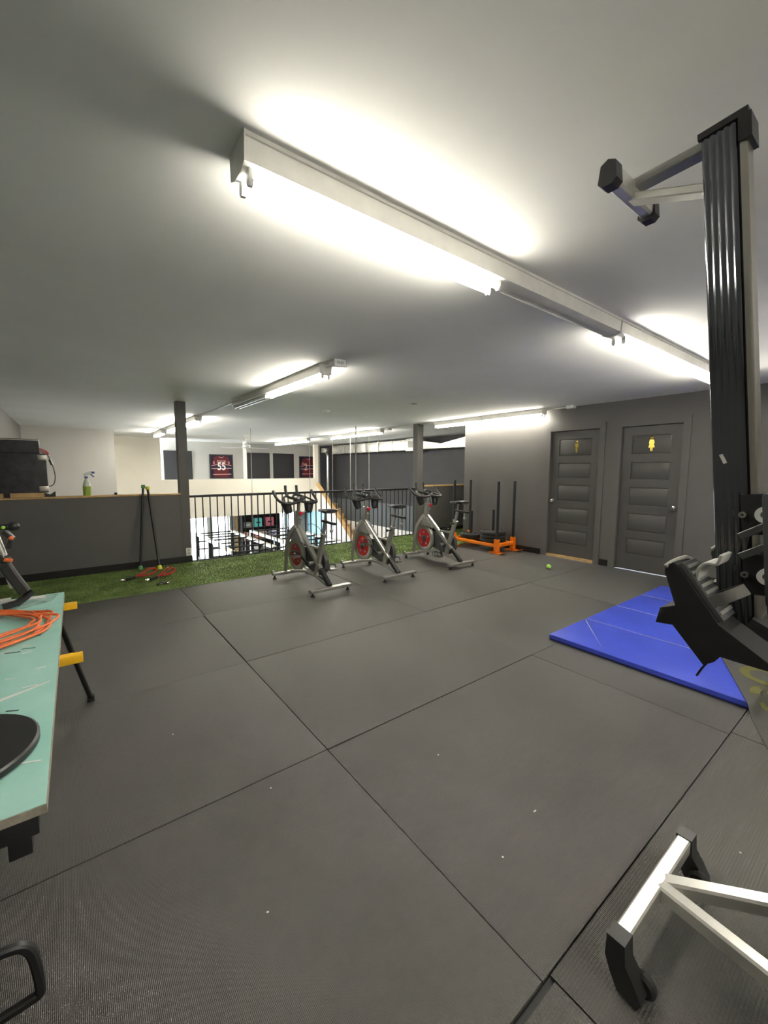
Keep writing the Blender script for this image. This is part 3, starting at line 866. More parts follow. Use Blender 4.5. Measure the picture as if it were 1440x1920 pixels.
    for y, hw, z, th in secs:
        for q in range(n):
            a = 2 * math.pi * q / n
            vs.append((hw * math.copysign(abs(math.cos(a)) ** 0.8, math.cos(a)), y, z + th * (0.5 * math.sin(a) if math.sin(a) > 0 else 0.9 * math.sin(a))))
    for i in range(len(secs) - 1):
        for q in range(n):
            fs_.append((i * n + q, i * n + (q + 1) % n, (i + 1) * n + (q + 1) % n, (i + 1) * n + q))
    fs_ += [tuple(range(n)), tuple(range(len(vs) - 1, len(vs) - n - 1, -1))]
    MB().add(vs, fs_).build('saddle', M_BLKP, t)
    # handlebar post, knob and bars
    MB().bar([(0, 0.264, 0.87), (0, 0.25, 1.02)], 0.030, 0.042, upv=(0, 1, 0)).build('handlebar_post', M_SILD, t)
    MB().cyl((0, 0.235, 0.865), (0, 0.19, 0.865), 0.012, 10).lathe([(0.001, 0), (0.024, 0), (0.026, 0.012), (0.02, 0.026), (0.001, 0.028)], (0, 0.205, 0.865), (0, -1, 0), 14).build('resistance_knob', RK, t)
    MB().ball((0, 0.215, 0.80), 0.018).build('post_pin', SV, t)
    hb = MB()
    for sx in (-1, 1):
        hb.tube(smoothpath([(sx * 0.0, 0.20, 1.02), (sx * 0.12, 0.17, 1.0), (sx * 0.215, 0.19, 1.0), (sx * 0.258, 0.27, 1.03), (sx * 0.268, 0.36, 1.09), (sx * 0.268, 0.41, 1.145)], 5), 0.0172, 10)
        hb.tube(smoothpath([(sx * 0.03, 0.24, 1.05), (sx * 0.062, 0.33, 1.055), (sx * 0.075, 0.42, 1.075), (sx * 0.078, 0.455, 1.14), (sx * 0.078, 0.462, 1.21)], 5), 0.0172, 10)
        hb.tube(smoothpath([(sx * 0.075, 0.42, 1.075), (sx * 0.15, 0.36, 1.06), (sx * 0.215, 0.19, 1.0)], 5), 0.013, 8)
    hb.tube([(0.07 * math.cos(a), 0.26 + 0.055 * math.sin(a), 1.065 + 0.03 * math.sin(a)) for a in [i * math.pi / 10 for i in range(20)]], 0.013, 8, closed=True)
    hb.build('handlebar', M_BLKP, t)
    MB().box(-0.045, 0.045, 0.20, 0.30, 1.015, 1.045, 0.006).build('handlebar_clamp', M_BLKP, t)
    for sx in (-1, 1):
        MB().lathe([(0.001, -0.085), (0.040, -0.10), (0.050, -0.07), (0.064, 0.035), (0.061, 0.035), (0.046, -0.065), (0.001, -0.09)], (sx * 0.155, 0.275, 0.965), (sx * 0.2, 0.3, 1), 18).build('bottle_holder', M_BLKP, t)
    t.location = loc
    t.rotation_euler = (0, 0, rotz)
    return t


spin_bike('silver spin bike with darkened red flywheel, leftmost of the three', (2.315, 4.54, 0), 0.03, 0.45)
spin_bike('silver spin bike with red flywheel, middle of the three', (3.345, 4.53, 0), 0.0, 0.75)
spin_bike('silver spin bike with bright red flywheel nearest the orange sled', (4.51, 4.50, 0), -0.02, -1.95)

# ================================================================== SLED AND PLATES
sl = thing('push_sled', 'orange steel push sled with four tall black posts', 'weight sled', (5.97, 4.8, 0))
X0, X1, Y0, Y1 = 5.74, 6.19, 4.34, 5.33
for x in (X0, X1):
    MB().bar([(x, Y0 - 0.02, 0.13), (x, Y1 + 0.02, 0.13)], 0.06, 0.05).build('side_rail', M_ORANGE, sl)
    for y in (Y0, Y1):
        MB().box(x - 0.036, x + 0.036, y - 0.036, y + 0.036, 0.03, 0.245, 0.004).build('post_socket', M_ORANGE, sl)
        MB().cyl((x, y, 0.06), (x, y, 1.225), 0.024, 16).build('push_post', M_BLK, sl)
    for y, d in ((Y0, -1), (Y1, 1)):
        MB().prism([(y - d * 0.13, 0.006), (y + d * 0.10, 0.006), (y + d * 0.17, 0.035), (y + d * 0.175, 0.046), (y + d * 0.10, 0.019), (y - d * 0.13, 0.019)] if d > 0 else
                   [(y + 0.13, 0.006), (y - 0.10, 0.006), (y - 0.17, 0.035), (y - 0.175, 0.046), (y - 0.10, 0.019), (y + 0.13, 0.019)], x - 0.06, x + 0.06).build('skid', M_ORANGE, sl)
for y in (Y0, 4.60, 5.10, Y1):
    MB().bar([(X0, y, 0.135), (X1, y, 0.135)], 0.055, 0.06).build('cross_bar', M_ORANGE, sl)
for y, zt in ((4.60, 0.72), (5.10, 0.66)):
    MB().cyl((5.965, y, 0.13), (5.965, y, zt), 0.024, 16).build('plate_horn', M_BLK, sl)


def plate(c, r, th, hole, label, group, m=None):
    t = thing('weight_plate', label, 'weight plate', c, group)
    MB().lathe([(hole, 0), (r - 0.012, 0), (r, 0.012), (r, th - 0.012), (r - 0.012, th), (r - 0.045, th), (r - 0.055, th - 0.01), (0.085, th - 0.01), (0.075, th), (hole, th), (hole, 0)], c, (0, 0, 1), 40).build('disc', m or M_BLKR, t)
    MB().lathe([(hole + 0.001, th - 0.002), (hole + 0.014, th + 0.002), (0.045, th + 0.002), (0.047, th - 0.002), (hole + 0.001, th - 0.002)], c, (0, 0, 1), 24).build('hub_ring', M_STEEL, t)
    return t


z = 0.166
for k in range(3):
    plate((5.965, 4.60, z), 0.225, 0.058, 0.0255, ['black bumper plate at the bottom of near sled stack', 'black bumper plate in the middle of near sled stack', 'black bumper plate on top of near sled stack'][k], 'plates on the sled')
    z += 0.061
plate((5.965, 5.10, 0.166), 0.195, 0.075, 0.0255, 'single thick black bumper plate at far end of sled', 'plates on the sled')

# ================================================================== SMALL THINGS ON FLOOR
tb = thing('tennis_ball', 'bright green tennis ball on the floor before the doors', 'ball', (5.45, 3.2, 0.033))
MB().ball((5.45, 3.2, 0.034), 0.033, seg=20).build('felt', M_TENNIS, tb)
MB().tube([(5.45 + 0.0325 * math.cos(a) * math.cos(0.45 * math.sin(2 * a)), 3.2 + 0.0325 * math.sin(a) * math.cos(0.45 * math.sin(2 * a)), 0.034 + 0.0325 * math.sin(0.45 * math.sin(2 * a))) for a in [i * math.pi / 20 for i in range(40)]], 0.0016, 5, closed=True).build('seam', M_WPL, tb)

for k, (x, y, l, lab) in enumerate([(1.469, 0.875, 0.014, 'largest white paper scrap, on the mat before the rower foot'), (1.19, 0.828, 0.007, 'small white scrap left of the largest paper scrap'),
                                     (0.64, 1.66, 0.007, 'tiny white scrap just below the left cross seam'), (0.429, 1.168, 0.007, 'tiny white scrap lowest in the picture'),
                                     (0.368, 2.336, 0.006, 'tiny white scrap nearest the teal table'), (1.39, 1.363, 0.006, 'tiny white scrap just right of the seam crossing'), (1.912, 0.303, 0.006, 'tiny white scrap to the right of the rower foot')]):
    a = k * 1.9
    e = Vector((math.cos(a), math.sin(a), 0))
    tag(MB().obox((x, y, 0.0034), (l, 0.005, 0.0016), e, (-e.y, e.x, 0), (0, 0, 1)).build('paper_scrap', M_WPL, None, (x, y, 0.003)), lab, 'scrap', 'white scraps on the rubber mats')

# leaning poles
def pole(p0, p1, capm, label):
    t = thing('leaning_pole', label, 'pole', p0, 'black poles leaning on the half wall')
    a, b = Vector(p0), Vector(p1)
    d = (b - a).normalized()
    MB().cyl(a + d * 0.04, b - d * 0.03, 0.0155, 12).build('shaft', M_BLK, t)
    MB().lathe([(0.001, 0), (0.03, 0.004), (0.033, 0.02), (0.028, 0.05), (0.017, 0.062)], a, d, 14).build('foot_cap', capm, t)
    MB().lathe([(0.017, 0), (0.026, 0.006), (0.027, 0.045), (0.02, 0.05), (0.001, 0.05)], b - d * 0.05, d, 14).build('top_cap', capm, t)


pole((0.725, 6.48, 0.026), (0.842, 6.672, 1.19), M_GREENC, 'black pole with green end caps leaning on the half wall')
pole((0.945, 6.35, 0.026), (0.892, 6.672, 1.165), M_LIME, 'black pole with yellow end caps leaning on the half wall')


def band(c, ang, label, hm=None):
    t = thing('resistance_band', label, 'resistance band', (c[0], c[1], 0.02))
    ca, sa = math.cos(ang), math.sin(ang)

    def L(x, y, z):
        return (c[0] + x * ca - y * sa, c[1] + x * sa + y * ca, 0.032 + z)
    for k, q in enumerate((-0.014, 0.016)):
        MB().tube(smoothpath([L(-0.05, q * 0.5, 0.015), L(0.03, q * 1.5 - 0.02, 0.05), L(0.12, q * 2, 0.085), L(0.20, q * 2 + 0.03, 0.075), L(0.22, q + 0.01, 0.04), L(0.12, q - 0.03, 0.02), L(0.0, q * 0.6, 0.013)], 5), 0.0065, 7).build('red_loop', M_RED, t)
    MB().cyl(L(-0.05, 0, 0.012), L(-0.17, -0.02, 0.012), 0.016, 12).build('grip', M_BLKR, t)
    MB().tube(smoothpath([L(-0.17, -0.02, 0.012), L(-0.21, -0.04, 0.014), L(-0.24, -0.02, 0.012), L(-0.21, 0.01, 0.012), L(-0.17, 0.0, 0.012)], 4), 0.006, 6).build('carabiner', M_CHROME, t)


band((0.66, 6.02, 0), 0.35, 'red resistance band with black grip lying left on turf')
band((0.88, 5.88, 0), 0.55, 'red resistance band lying right on turf below yellow capped pole')
cl = thing('metal_clips', 'loose shiny metal clips on turf by the red bands', 'clips', (0.86, 5.56, 0.02))
for k in range(3):
    a = k * 1.3
    MB().tube([(0.83 + k * 0.035 + 0.028 * math.cos(q + a), 5.56 + k * 0.02 + 0.016 * math.sin(q + a), 0.025 + 0.006 * math.sin(2 * q)) for q in [i * math.pi / 7 for i in range(14)]], 0.005, 6, closed=True).build('clip', M_CHROME, cl)
MB().bar([(0.79, 5.55, 0.022), (0.83, 5.575, 0.03), (0.90, 5.565, 0.024)], 0.03, 0.012).build('web_strap', M_BLKR, cl)

# blue folding mat
bmat = thing('folding_mat', 'bright blue folding exercise mat on the floor', 'exercise mat', (4.3, 1.15, 0))
for k in range(4):
    x0 = 3.145 + k * 0.615
    o = MB().box(x0 + 0.002, x0 + 0.613, 0.515, 1.815, 0.012, 0.046, 0.006).build('mat_panel', M_BLUE, bmat)
    MB().box(x0 + 0.004, x0 + 0.611, 0.517, 1.813, 0.002, 0.014).build('mat_underside', M_BLUED, bmat)
    MB().tube([(x0 + 0.006, 0.519, 0.0445), (x0 + 0.006, 1.811, 0.0445)], 0.0028, 6).build('seam_piping', M_GREYL if k else M_BLUE, bmat)
MB().tube([(3.15, 0.517, 0.043), (5.60, 0.517, 0.043)], 0.003, 6).tube([(3.147, 0.517, 0.043), (3.147, 1.813, 0.043)], 0.003, 6).build('edge_piping', M_BLUE, bmat)
MB().prism([(3.70, 1.785), (3.735, 1.80), (3.245, 1.432), (3.215, 1.41)], 0.0462, 0.0468, 'z').build('chalk_scuff', M_GREYL, bmat)

# grey mat with printed logo overlapping the blue one
gm = thing('yoga_mat', 'dull grey mat with yellow ring print overlapping the blue mat', 'exercise mat', (3.6, 0.5, 0))
d = Vector((1.0, 0.43, 0)).normalized()
nrm_ = Vector((0.43, -1.0, 0)).normalized()
vs, fs_ = [], []
NU, NV = 110, 60


def gz(p):
    y = p.y
    inside = 0.0495 if y > 0.506 else 0.006 if y < 0.47 else 0.006 + (y - 0.47) / 0.036 * 0.0435
    return inside if p.x > 3.11 else 0.006 if p.x < 3.03 else 0.006 + (inside - 0.006) * (p.x - 3.03) / 0.08


P0 = Vector((2.62, 0.315, 0))
for i in range(NU + 1):
    for j in range(NV + 1):
        p = P0 + d * (1.7 * i / NU) + nrm_ * (0.61 * j / NV)
        vs.append((p.x, p.y, gz(p)))
for i in range(NU):
    for j in range(NV):
        a = i * (NV + 1) + j
        fs_.append((a, a + NV + 1, a + NV + 2, a + 1))
k = len(vs)
vs2 = [(x, y, z_ + 0.004) for x, y, z_ in vs]
edge = [i * (NV + 1) for i in range(NU + 1)] + [NU * (NV + 1) + j for j in range(1, NV + 1)] + [i * (NV + 1) + NV for i in range(NU - 1, -1, -1)] + [j for j in range(NV - 1, 0, -1)]
side = [(edge[i], edge[(i + 1) % len(edge)], edge[(i + 1) % len(edge)] + k, edge[i] + k) for i in range(len(edge))]
MB().add(vs + vs2, fs_ + [tuple(q + k for q in reversed(f)) for f in fs_] + side).build('sheet', M_MATG, gm)
lg = MB()
for cx, cy in ((3.62, 0.545), (3.33, 0.435)):
    n = 40
    vs, fs_ = [], []
    for i in range(n):
        a = 2 * math.pi * i / n
        for r in (0.075, 0.125):
            p = Vector((cx, cy, 0)) + d * (r * 1.15 * math.cos(a)) + nrm_ * (r * math.sin(a))
            vs.append((p.x, p.y, gz(p) + 0.0056))
    for i in range(n):
        j = (i + 1) % n
        fs_.append((2 * i, 2 * i + 1, 2 * j + 1, 2 * j))
    lg.add(vs, fs_)
lg.build('ring_print', M_LOGO, gm)

# ================================================================== UPRIGHT ROWING MACHINE
ro = thing('rowing_machine', 'rowing machine stored upright, tall dark rail at right edge', 'rowing machine', (1.40, 0.15, 0))
XC = 1.40
RT = Vector((XC, 0.386, 2.285))      # rail axis top
RBm = Vector((XC, 0.262, 1.0))      # rail axis bottom
ax = (RT - RBm).normalized()
nY = Vector((1, 0, 0)).cross(ax)      # towards -Y or +Y
if nY.y > 0:
    nY = -nY                         # nY points to seat side (-Y)
Lr = (RT - RBm).length


def rp(u, n, x):   # u up the rail from bottom, n towards the seat side, x lateral
    return RBm + ax * u + nY * n + Vector((x, 0, 0))


def railprism(poly, u0, u1):
    n = len(poly)
    return MB().add([rp(u0, p[0], p[1]) for p in poly] + [rp(u1, p[0], p[1]) for p in poly],
                    [tuple(range(n)), tuple(range(2 * n - 1, n - 1, -1))] + [(i, (i + 1) % n, (i + 1) % n + n, i + n) for i in range(n)])


# main web with shallow flutes on both faces
poly = [(-0.046, 0.024)]
for q in range(5):
    for i_ in range(9):
        v_ = i_ / 8
        poly.append((-0.045 + q * 0.0142 + 0.0138 * v_, 0.0262 + 0.0022 * math.sin(math.pi * v_)))
poly = poly + [(a, -b) for a, b in reversed(poly)]
railprism(poly, 0, Lr).build('rail', M_RAIL, ro)
railprism([(0.0262, 0.020), (0.0315, 0.020), (0.0315, -0.020), (0.0262, -0.020)], 0.02, Lr - 0.004).build('rail_groove', M_BLK, ro)
railprism([(0.0315, 0.030), (0.038, 0.030), (0.046, 0.026), (0.046, -0.026), (0.038, -0.030), (0.0315, -0.030)], 0.02, Lr - 0.004).build('seat_track', M_STEEL, ro)
railprism([(-0.052, 0.033), (0.050, 0.033), (0.050, -0.033), (-0.052, -0.033)], Lr, Lr + 0.016).build('rail_end_cap', M_BLKP, ro)
railprism([(0.030, 0.034), (0.056, 0.034), (0.056, -0.034), (0.030, -0.034)], Lr - 0.06, Lr).build('end_stop', M_BLKP, ro)
# sticker tag on the rail
t0 = rp(0.455, -0.022, -0.0275)
MB().obox(t0, (0.002, 0.008, 0.026), (1, 0, 0), (nY * 0.94 + ax * 0.34).normalized(), (ax * 0.94 - nY * 0.34).normalized()).build('rail_tag', M_GREYL, ro)
# rear foot at the top
TB = Vector((XC, 0.608, 2.245))
MB().bar([(1.275, 0.608, 2.245), (1.515, 0.608, 2.245)], 0.036, 0.05, ch=0.006).build('rear_foot_bar', M_ALU, ro)
for x0, x1 in ((1.243, 1.282), (1.508, 1.545)):
    MB().prism([(0.583, 2.222), (0.588, 2.268), (0.608, 2.278), (0.628, 2.268), (0.634, 2.222), (0.622, 2.210), (0.595, 2.210)], x0, x1).build('rear_foot_cap', M_BLKP, ro)
MB().bar([(XC, 0.61, 2.262), (XC, 0.40, 2.270)], 0.045, 0.026, ch=0.003).build('rear_leg', M_SILD, ro)
MB().bar([(XC, 0.61, 2.232), (XC, 0.405, 2.158)], 0.045, 0.022, ch=0.003).build('rear_brace', M_ALU, ro)
# front foot on the floor
MB().bar([(1.15, 0.405, 0.127), (1.63, 0.405, 0.127)], 0.04, 0.05, ch=0.005).build('front_foot_bar', M_ALU, ro)
for x0, x1, s_ in ((1.105, 1.155, -1), (1.625, 1.675, 1)):
    MB().prism([(0.382, 0.155), (0.428, 0.155), (0.430, 0.09), (0.415, 0.05), (0.395, 0.012), (0.345, 0.004), (0.335, 0.03), (0.36, 0.075), (0.378, 0.10)], x0, x1).build('front_foot_cap', M_BLKP, ro)
    xc = (x0 + x1) / 2 + 0.012 * s_
    MB().lathe([(0.001, -0.014), (0.026, -0.014), (0.033, -0.006), (0.033, 0.006), (0.026, 0.014), (0.001, 0.014)], (xc - 0.04 * s_, 0.350, 0.036), (1, 0, 0), 18).build('caster_wheel', M_BLKR, ro)
for s_ in (-1, 1):
    MB().bar([(XC + s_ * 0.012, 0.395, 0.128), (XC + s_ * 0.115, 0.15, 0.20), (XC + s_ * 0.19, -0.03, 0.253)], 0.044, 0.044, upv=(0, 0, 1), ch=0.006).build('front_leg', M_ALU, ro)
# flywheel housing (off to the right of the picture)
fc = (XC, -0.17, 0.272)
fh = MB().lathe([(0.001, -0.10), (0.20, -0.10), (0.26, -0.07), (0.27, 0.0), (0.26, 0.07), (0.20, 0.10), (0.001, 0.10)], fc, (1, 0, 0), 40).build('flywheel_housing', M_GUARD, ro)
for r in (0.07, 0.11, 0.15, 0.19):
    MB().tube([(XC - 0.102, fc[1] + r * math.cos(a), fc[2] + r * math.sin(a)) for a in [i * math.pi / 16 for i in range(32)]], 0.004, 6, closed=True).build('vent_ring', M_STEEL, fh)
MB().bar([(XC, 0.25, 1.02), (XC, 0.12, 0.96), (XC, -0.04, 0.74), (XC, -0.12, 0.50)], 0.07, 0.08).build('rail_mount', M_BLKP, ro)
for s_ in (-1, 1):
    MB().bar([(XC + s_ * 0.19, -0.03, 0.253), (XC + s_ * 0.16, -0.11, 0.272), (XC + s_ * 0.10, -0.165, 0.28)], 0.03, 0.04).build('leg_bracket', M_BLKP, ro)
# footboards: side view shape (y, z)
FB = [(0.375, 1.172), (0.371, 1.187), (0.358, 1.197), (0.348, 1.190), (0.26, 1.068), (0.171, 1.011), (0.135, 0.985), (0.150, 0.976), (0.17, 0.993), (0.23, 0.994), (0.252, 0.995), (0.262, 0.979), (0.282, 0.964), (0.349, 1.041), (0.386, 1.037), (0.379, 1.077), (0.347, 1.091)]
for x0, x1 in ((1.165, 1.270), (1.530, 1.635)):
    MB().prism(FB, x0, x1).build('footboard', M_BLKP, ro)
    a, b = Vector((0, 0.350, 1.192)), Vector((0, 0.262, 1.070))
    du_ = (b - a).normalized()
    nn = Vector((0, du_.z, -du_.y))
    if nn.z < 0:
        nn = -nn
    xm = (x0 + x1) / 2
    c = (a + b) / 2 + nn * 0.006
    MB().obox(Vector((xm, c.y, c.z)), (x1 - x0 - 0.012, 0.15, 0.014), (1, 0, 0), du_, nn, 0.004).build('foot_pad', M_GUARD, ro)
    for q in range(8):
        cc = a + du_ * (0.014 + q * 0.017) + nn * 0.0135
        MB().obox((xm, cc.y, cc.z), (x1 - x0 - 0.02, 0.008, 0.005), (1, 0, 0), du_, nn).build('pad_rib', M_SILD, ro)
    # heel cup
    h0 = a + du_ * 0.045
    hp = smoothpath([(xm, *(h0 + nn * 0.014)[1:]), (xm, *(h0 + nn * 0.03 - du_ * 0.018)[1:]), (xm, *(h0 + nn * 0.05 - du_ * 0.022)[1:]), (xm, *(h0 + nn * 0.066 - du_ * 0.012)[1:]), (xm, *(h0 + nn * 0.085 - du_ * 0.026)[1:])], 5)
    MB().bar(hp, 0.075, 0.007, upv=tuple(du_)).build('heel_cup', M_GREYL, ro)
    MB().tube(smoothpath([(x0 - 0.001, 0.373, 1.184), (x0 + 0.02, 0.364, 1.196), (x1 - 0.02, 0.358, 1.199), (x1, 0.350, 1.192)], 4), 0.005, 8).build('heel_rim', M_STRAP, ro)
    s0 = a + du_ * 0.105
    sp_ = smoothpath([(x0 + 0.01, *(s0 + nn * 0.01)[1:]), (x0 + 0.02, *(s0 + nn * 0.05)[1:]), (xm, *(s0 + nn * 0.075)[1:]), (x1 - 0.02, *(s0 + nn * 0.05)[1:]), (x1 - 0.01, *(s0 + nn * 0.01)[1:])], 5)
    MB().bar(sp_, 0.026, 0.004, upv=tuple(nn)).build('foot_strap', M_STRAPD, ro)
MB().bar([(1.19, 0.277, 0.970), (1.19, 0.290, 0.945), (1.19, 0.298, 0.925)], 0.014, 0.004).build('strap_tail', M_BLKR, ro)
# seat and carriage
us = 0.235
MB().obox(rp(us, 0.092, 0), (0.33, 0.035, 0.26), (1, 0, 0), nY, ax, 0.014).build('seat', M_GUARD, ro)
MB().obox(rp(us, 0.071, 0), (0.22, 0.008, 0.20), (1, 0, 0), nY, ax, 0.002).build('seat_plate', M_SILD, ro)
for q in (-0.075, 0.075):
    for s_ in (-1, 1):
        MB().obox(rp(us + q, 0.042, s_ * 0.055), (0.008, 0.05, 0.10), (1, 0, 0), nY, ax).build('carriage_bracket', M_BLK, ro)
    for s_ in (-1, 1):
        MB().lathe([(0.009, -0.010), (0.020, -0.010), (0.020, 0.010), (0.009, 0.010), (0.009, -0.010)], rp(us + q, 0.0665, s_ * 0.070), (1, 0, 0), 18).build('seat_roller', M_WPL, ro)
        MB().lathe([(0.003, -0.006), (0.008, -0.006), (0.008, 0.006), (0.003, 0.006), (0.003, -0.006)], rp(us + q, 0.022, s_ * 0.064), (1, 0, 0), 16).build('guide_roller', M_STEEL, ro)
for q in (-0.03, 0.02):
    MB().bar([rp(us + q, 0.015, -0.066), rp(us + q + 0.03, 0.07, -0.066)], 0.008, 0.018).build('carriage_strap', M_GUARD, ro)

# ================================================================== WORK TABLE AT LEFT
ZT = 0.76
wt = thing('work_table', 'teal painted plywood table top on trestles at left edge', 'table', (-0.42, 1.88, 0))
MB().prism([(-0.79, 1.005), (-0.072, 1.005), (-0.050, 2.755), (-0.79, 2.755)], ZT - 0.018, ZT, 'z').build('table_top', M_TEAL, wt)
MB().prism([(-0.79, 1.0035), (-0.0705, 1.0035), (-0.0485, 2.7565), (-0.79, 2.7565)], ZT - 0.0195, ZT - 0.0012, 'z').build('board_edge', M_EDGE, wt)
for k in range(60):
    x = random.uniform(-0.32, -0.10)
    y = random.uniform(1.1, 2.7)
    l, w = random.uniform(0.008, 0.05), random.uniform(0.003, 0.008)
    a = random.uniform(-0.5, 0.3)
    e = Vector((math.cos(a), math.sin(a), 0))
    MB().obox((x, y, ZT + 0.0004), (l, w, 0.0008), e, (-e.y, e.x, 0), (0, 0, 1)).build('paint_scuff', M_TEALD if k % 2 else M_WPL, wt)
MB().prism([(-0.23, 1.52), (-0.08, 1.60), (-0.08, 1.607), (-0.22, 1.545)], ZT + 0.0002, ZT + 0.001, 'z').build('paint_scuff', M_WPL, wt)
MB().prism([(-0.50, 2.35), (-0.10, 2.60), (-0.07, 2.74), (-0.55, 2.74)], ZT + 0.0001, ZT + 0.0005, 'z').build('worn_patch', mat('worn_teal', (0.16, 0.33, 0.30), 0.6, var=0.6, vscale=22, col2=(0.42, 0.62, 0.55)), wt)


def trestle(y, label, xr, inner=False):
    t = thing('sawhorse', label, 'sawhorse', (-0.4, y, 0), 'sawhorses under the teal table')
    MB().box(-0.77, xr, y - 0.016, y + 0.016, ZT - 0.056, ZT - 0.024, 0.003).build('yellow_beam', M_YEL, t)
    MB().box(-0.77, xr - 0.03, y + 0.017, y + 0.030, ZT - 0.052, ZT - 0.028).build('beam_clamp', M_YEL, t)
    for x, dx in ((-0.70, -0.05), (-0.25, 0.0) if inner else (-0.09, 0.125)):
        for s_ in (-1, 1):
            x_ = x if s_ > 0 or x < -0.5 else -0.30
            f = Vector((x_ + (dx if x_ == x else 0), y + s_ * (0.40 if s_ > 0 else 0.30), 0.012))
            MB().bar([(x_, y + s_ * 0.015, ZT - 0.056), f], 0.022, 0.022).build('leg', M_BLK, t)
            MB().box(f.x - 0.018, f.x + 0.018, f.y - 0.018, f.y + 0.018, 0.001, 0.035, 0.003).build('foot', M_BLKR, t)


trestle(2.60, 'yellow beamed sawhorse under the far end of teal table', 0.002)
trestle(1.86, 'yellow beamed sawhorse under the middle of teal table', 0.008, True)
ap = thing('table_bracket', 'black steel rail under the near end of teal table', 'bracket', (-0.4, 1.05, 0.6))
MB().box(-0.78, -0.085, 1.01, 1.05, ZT - 0.062, ZT - 0.021, 0.003).build('rail', M_BLK, ap)
MB().box(-0.135, -0.098, 1.02, 1.06, ZT - 0.105, ZT - 0.06, 0.004).build('stub', M_BLK, ap)
# black round plate on the table
dk = thing('balance_disc', 'flat black disc lying on the near end of teal table', 'disc', (-0.265, 1.27, ZT + 0.001))
MB().lathe([(0.001, 0.001), (0.170, 0.001), (0.175, 0.005), (0.175, 0.018), (0.170, 0.022), (0.001, 0.022)], (-0.265, 1.27, ZT), (0, 0, 1), 48).build('disc', M_BLKP, dk, smooth=12)
# orange cord coil
pts = []
for k in range(6 * 22):
    a = 2 * math.pi * k / 22 + 0.4
    l = k // 22
    rx = 0.225 + 0.022 * math.sin(l * 2.3) - 0.018 * l * 0.5 + 0.012 * math.sin(3 * a + l)
    ry = 0.235 + 0.03 * math.cos(l * 1.7) - 0.02 * (l % 3) + 0.012 * math.cos(2 * a + l * 2)
    pts.append((-0.325 + rx * math.cos(a) + 0.012 * l % 0.02, 2.22 + ry * math.sin(a) + 0.016 * ((l * 2) % 3), ZT + 0.0115 + 0.006 * (l % 3) + 0.003 * math.sin(5 * a)))
pts += [(-0.30, 2.50, ZT + 0.008), (-0.42, 2.58, ZT + 0.008), (-0.55, 2.60, ZT + 0.008)]
tag(MB().tube(smoothpath(pts, 3), 0.0056, 7).build('extension_cord', M_CORD, None, (-0.32, 2.22, ZT + 0.001)), 'coiled orange extension cord on the teal table', 'cord')
for k, (y, x0, x1, lab) in enumerate([(2.69, -0.62, -0.125, 'longest white plastic strip at far edge of teal table'), (2.735, -0.70, -0.26, 'white plastic strip lying behind the longest one'), (2.665, -0.72, -0.33, 'white plastic strip lying nearest the orange cord')]):
    tag(MB().bar([(x0, y - 0.03, ZT + 0.007), (x1, y, ZT + 0.007)], 0.018, 0.012).build('plastic_strip', M_WPL, None, (x0, y, ZT)), lab, 'strip')
# black and silver stand on the table
tt = thing('clamp_stand', 'black and silver clamp stand with orange levers on the table', 'stand', (-0.24, 2.6, ZT))
MB().bar([(-0.262, 2.60, ZT + 0.215), (-0.235, 2.60, ZT + 0.15), (-0.195, 2.60, ZT + 0.065)], 0.045, 0.05).build('black_leg', M_BLKP, tt)
MB().bar([(-0.275, 2.56, ZT + 0.016), (-0.225, 2.57, ZT + 0.022), (-0.195, 2.59, ZT + 0.04), (-0.168, 2.60, ZT + 0.066)], 0.04, 0.022).build('foot', M_BLKP, tt)
MB().cyl((-0.262, 2.615, ZT + 0.20), (-0.238, 2.615, ZT + 0.09), 0.012, 12).build('silver_leg', M_ALU, tt)
MB().cyl((-0.285, 2.60, ZT + 0.37), (-0.258, 2.60, ZT + 0.25), 0.014, 12).build('pole', M_ALU, tt)
MB().obox((-0.262, 2.60, ZT + 0.232), (0.05, 0.04, 0.035), (0.9, 0, -0.44), (0, 1, 0), (0.44, 0, 0.9), 0.005).build('collar', M_BLKP, tt)
MB().bar([(-0.255, 2.575, ZT + 0.236), (-0.228, 2.57, ZT + 0.228)], 0.02, 0.014).build('orange_lever', M_CORD, tt)
MB().cyl((-0.33, 2.60, ZT + 0.385), (-0.21, 2.60, ZT + 0.385), 0.015, 12).ball((-0.215, 2.60, ZT + 0.386), 0.024, 1, 1, 0.9).ball((-0.29, 2.60, ZT + 0.39), 0.03).build('head', M_BLKP, tt)
MB().bar([(-0.25, 2.59, ZT + 0.365), (-0.225, 2.585, ZT + 0.335), (-0.235, 2.585, ZT + 0.285)], 0.026, 0.026).build('clamp_jaw', M_BLKP, tt)
MB().ball((-0.224, 2.565, ZT + 0.335), 0.010).build('orange_knob', M_CORD, tt)
MB().ball((-0.250, 2.580, ZT + 0.385), 0.008).build('level_bubble', M_TENNIS, tt)
# tool box with bent handle, mostly outside the frame
tx = thing('tool_crate', 'black crate with bent steel handle at bottom left corner', 'crate', (-0.52, 1.1, 0))
MB().box(-0.78, -0.36, 0.86, 1.34, 0.0, 0.30, 0.01).build('body', M_BLKP, tx)
MB().bar(smoothpath([(-0.37, 1.06, 0.29), (-0.30, 1.06, 0.40), (-0.20, 1.06, 0.436), (-0.145, 1.06, 0.434), (-0.122, 1.06, 0.412), (-0.113, 1.06, 0.363), (-0.110, 1.06, 0.315), (-0.113, 1.06, 0.302), (-0.128, 1.06, 0.298), (-0.20, 1.06, 0.292), (-0.37, 1.06, 0.27)], 6), 0.018, 0.018, ch=0.004).build('handle', M_BLK, tx)

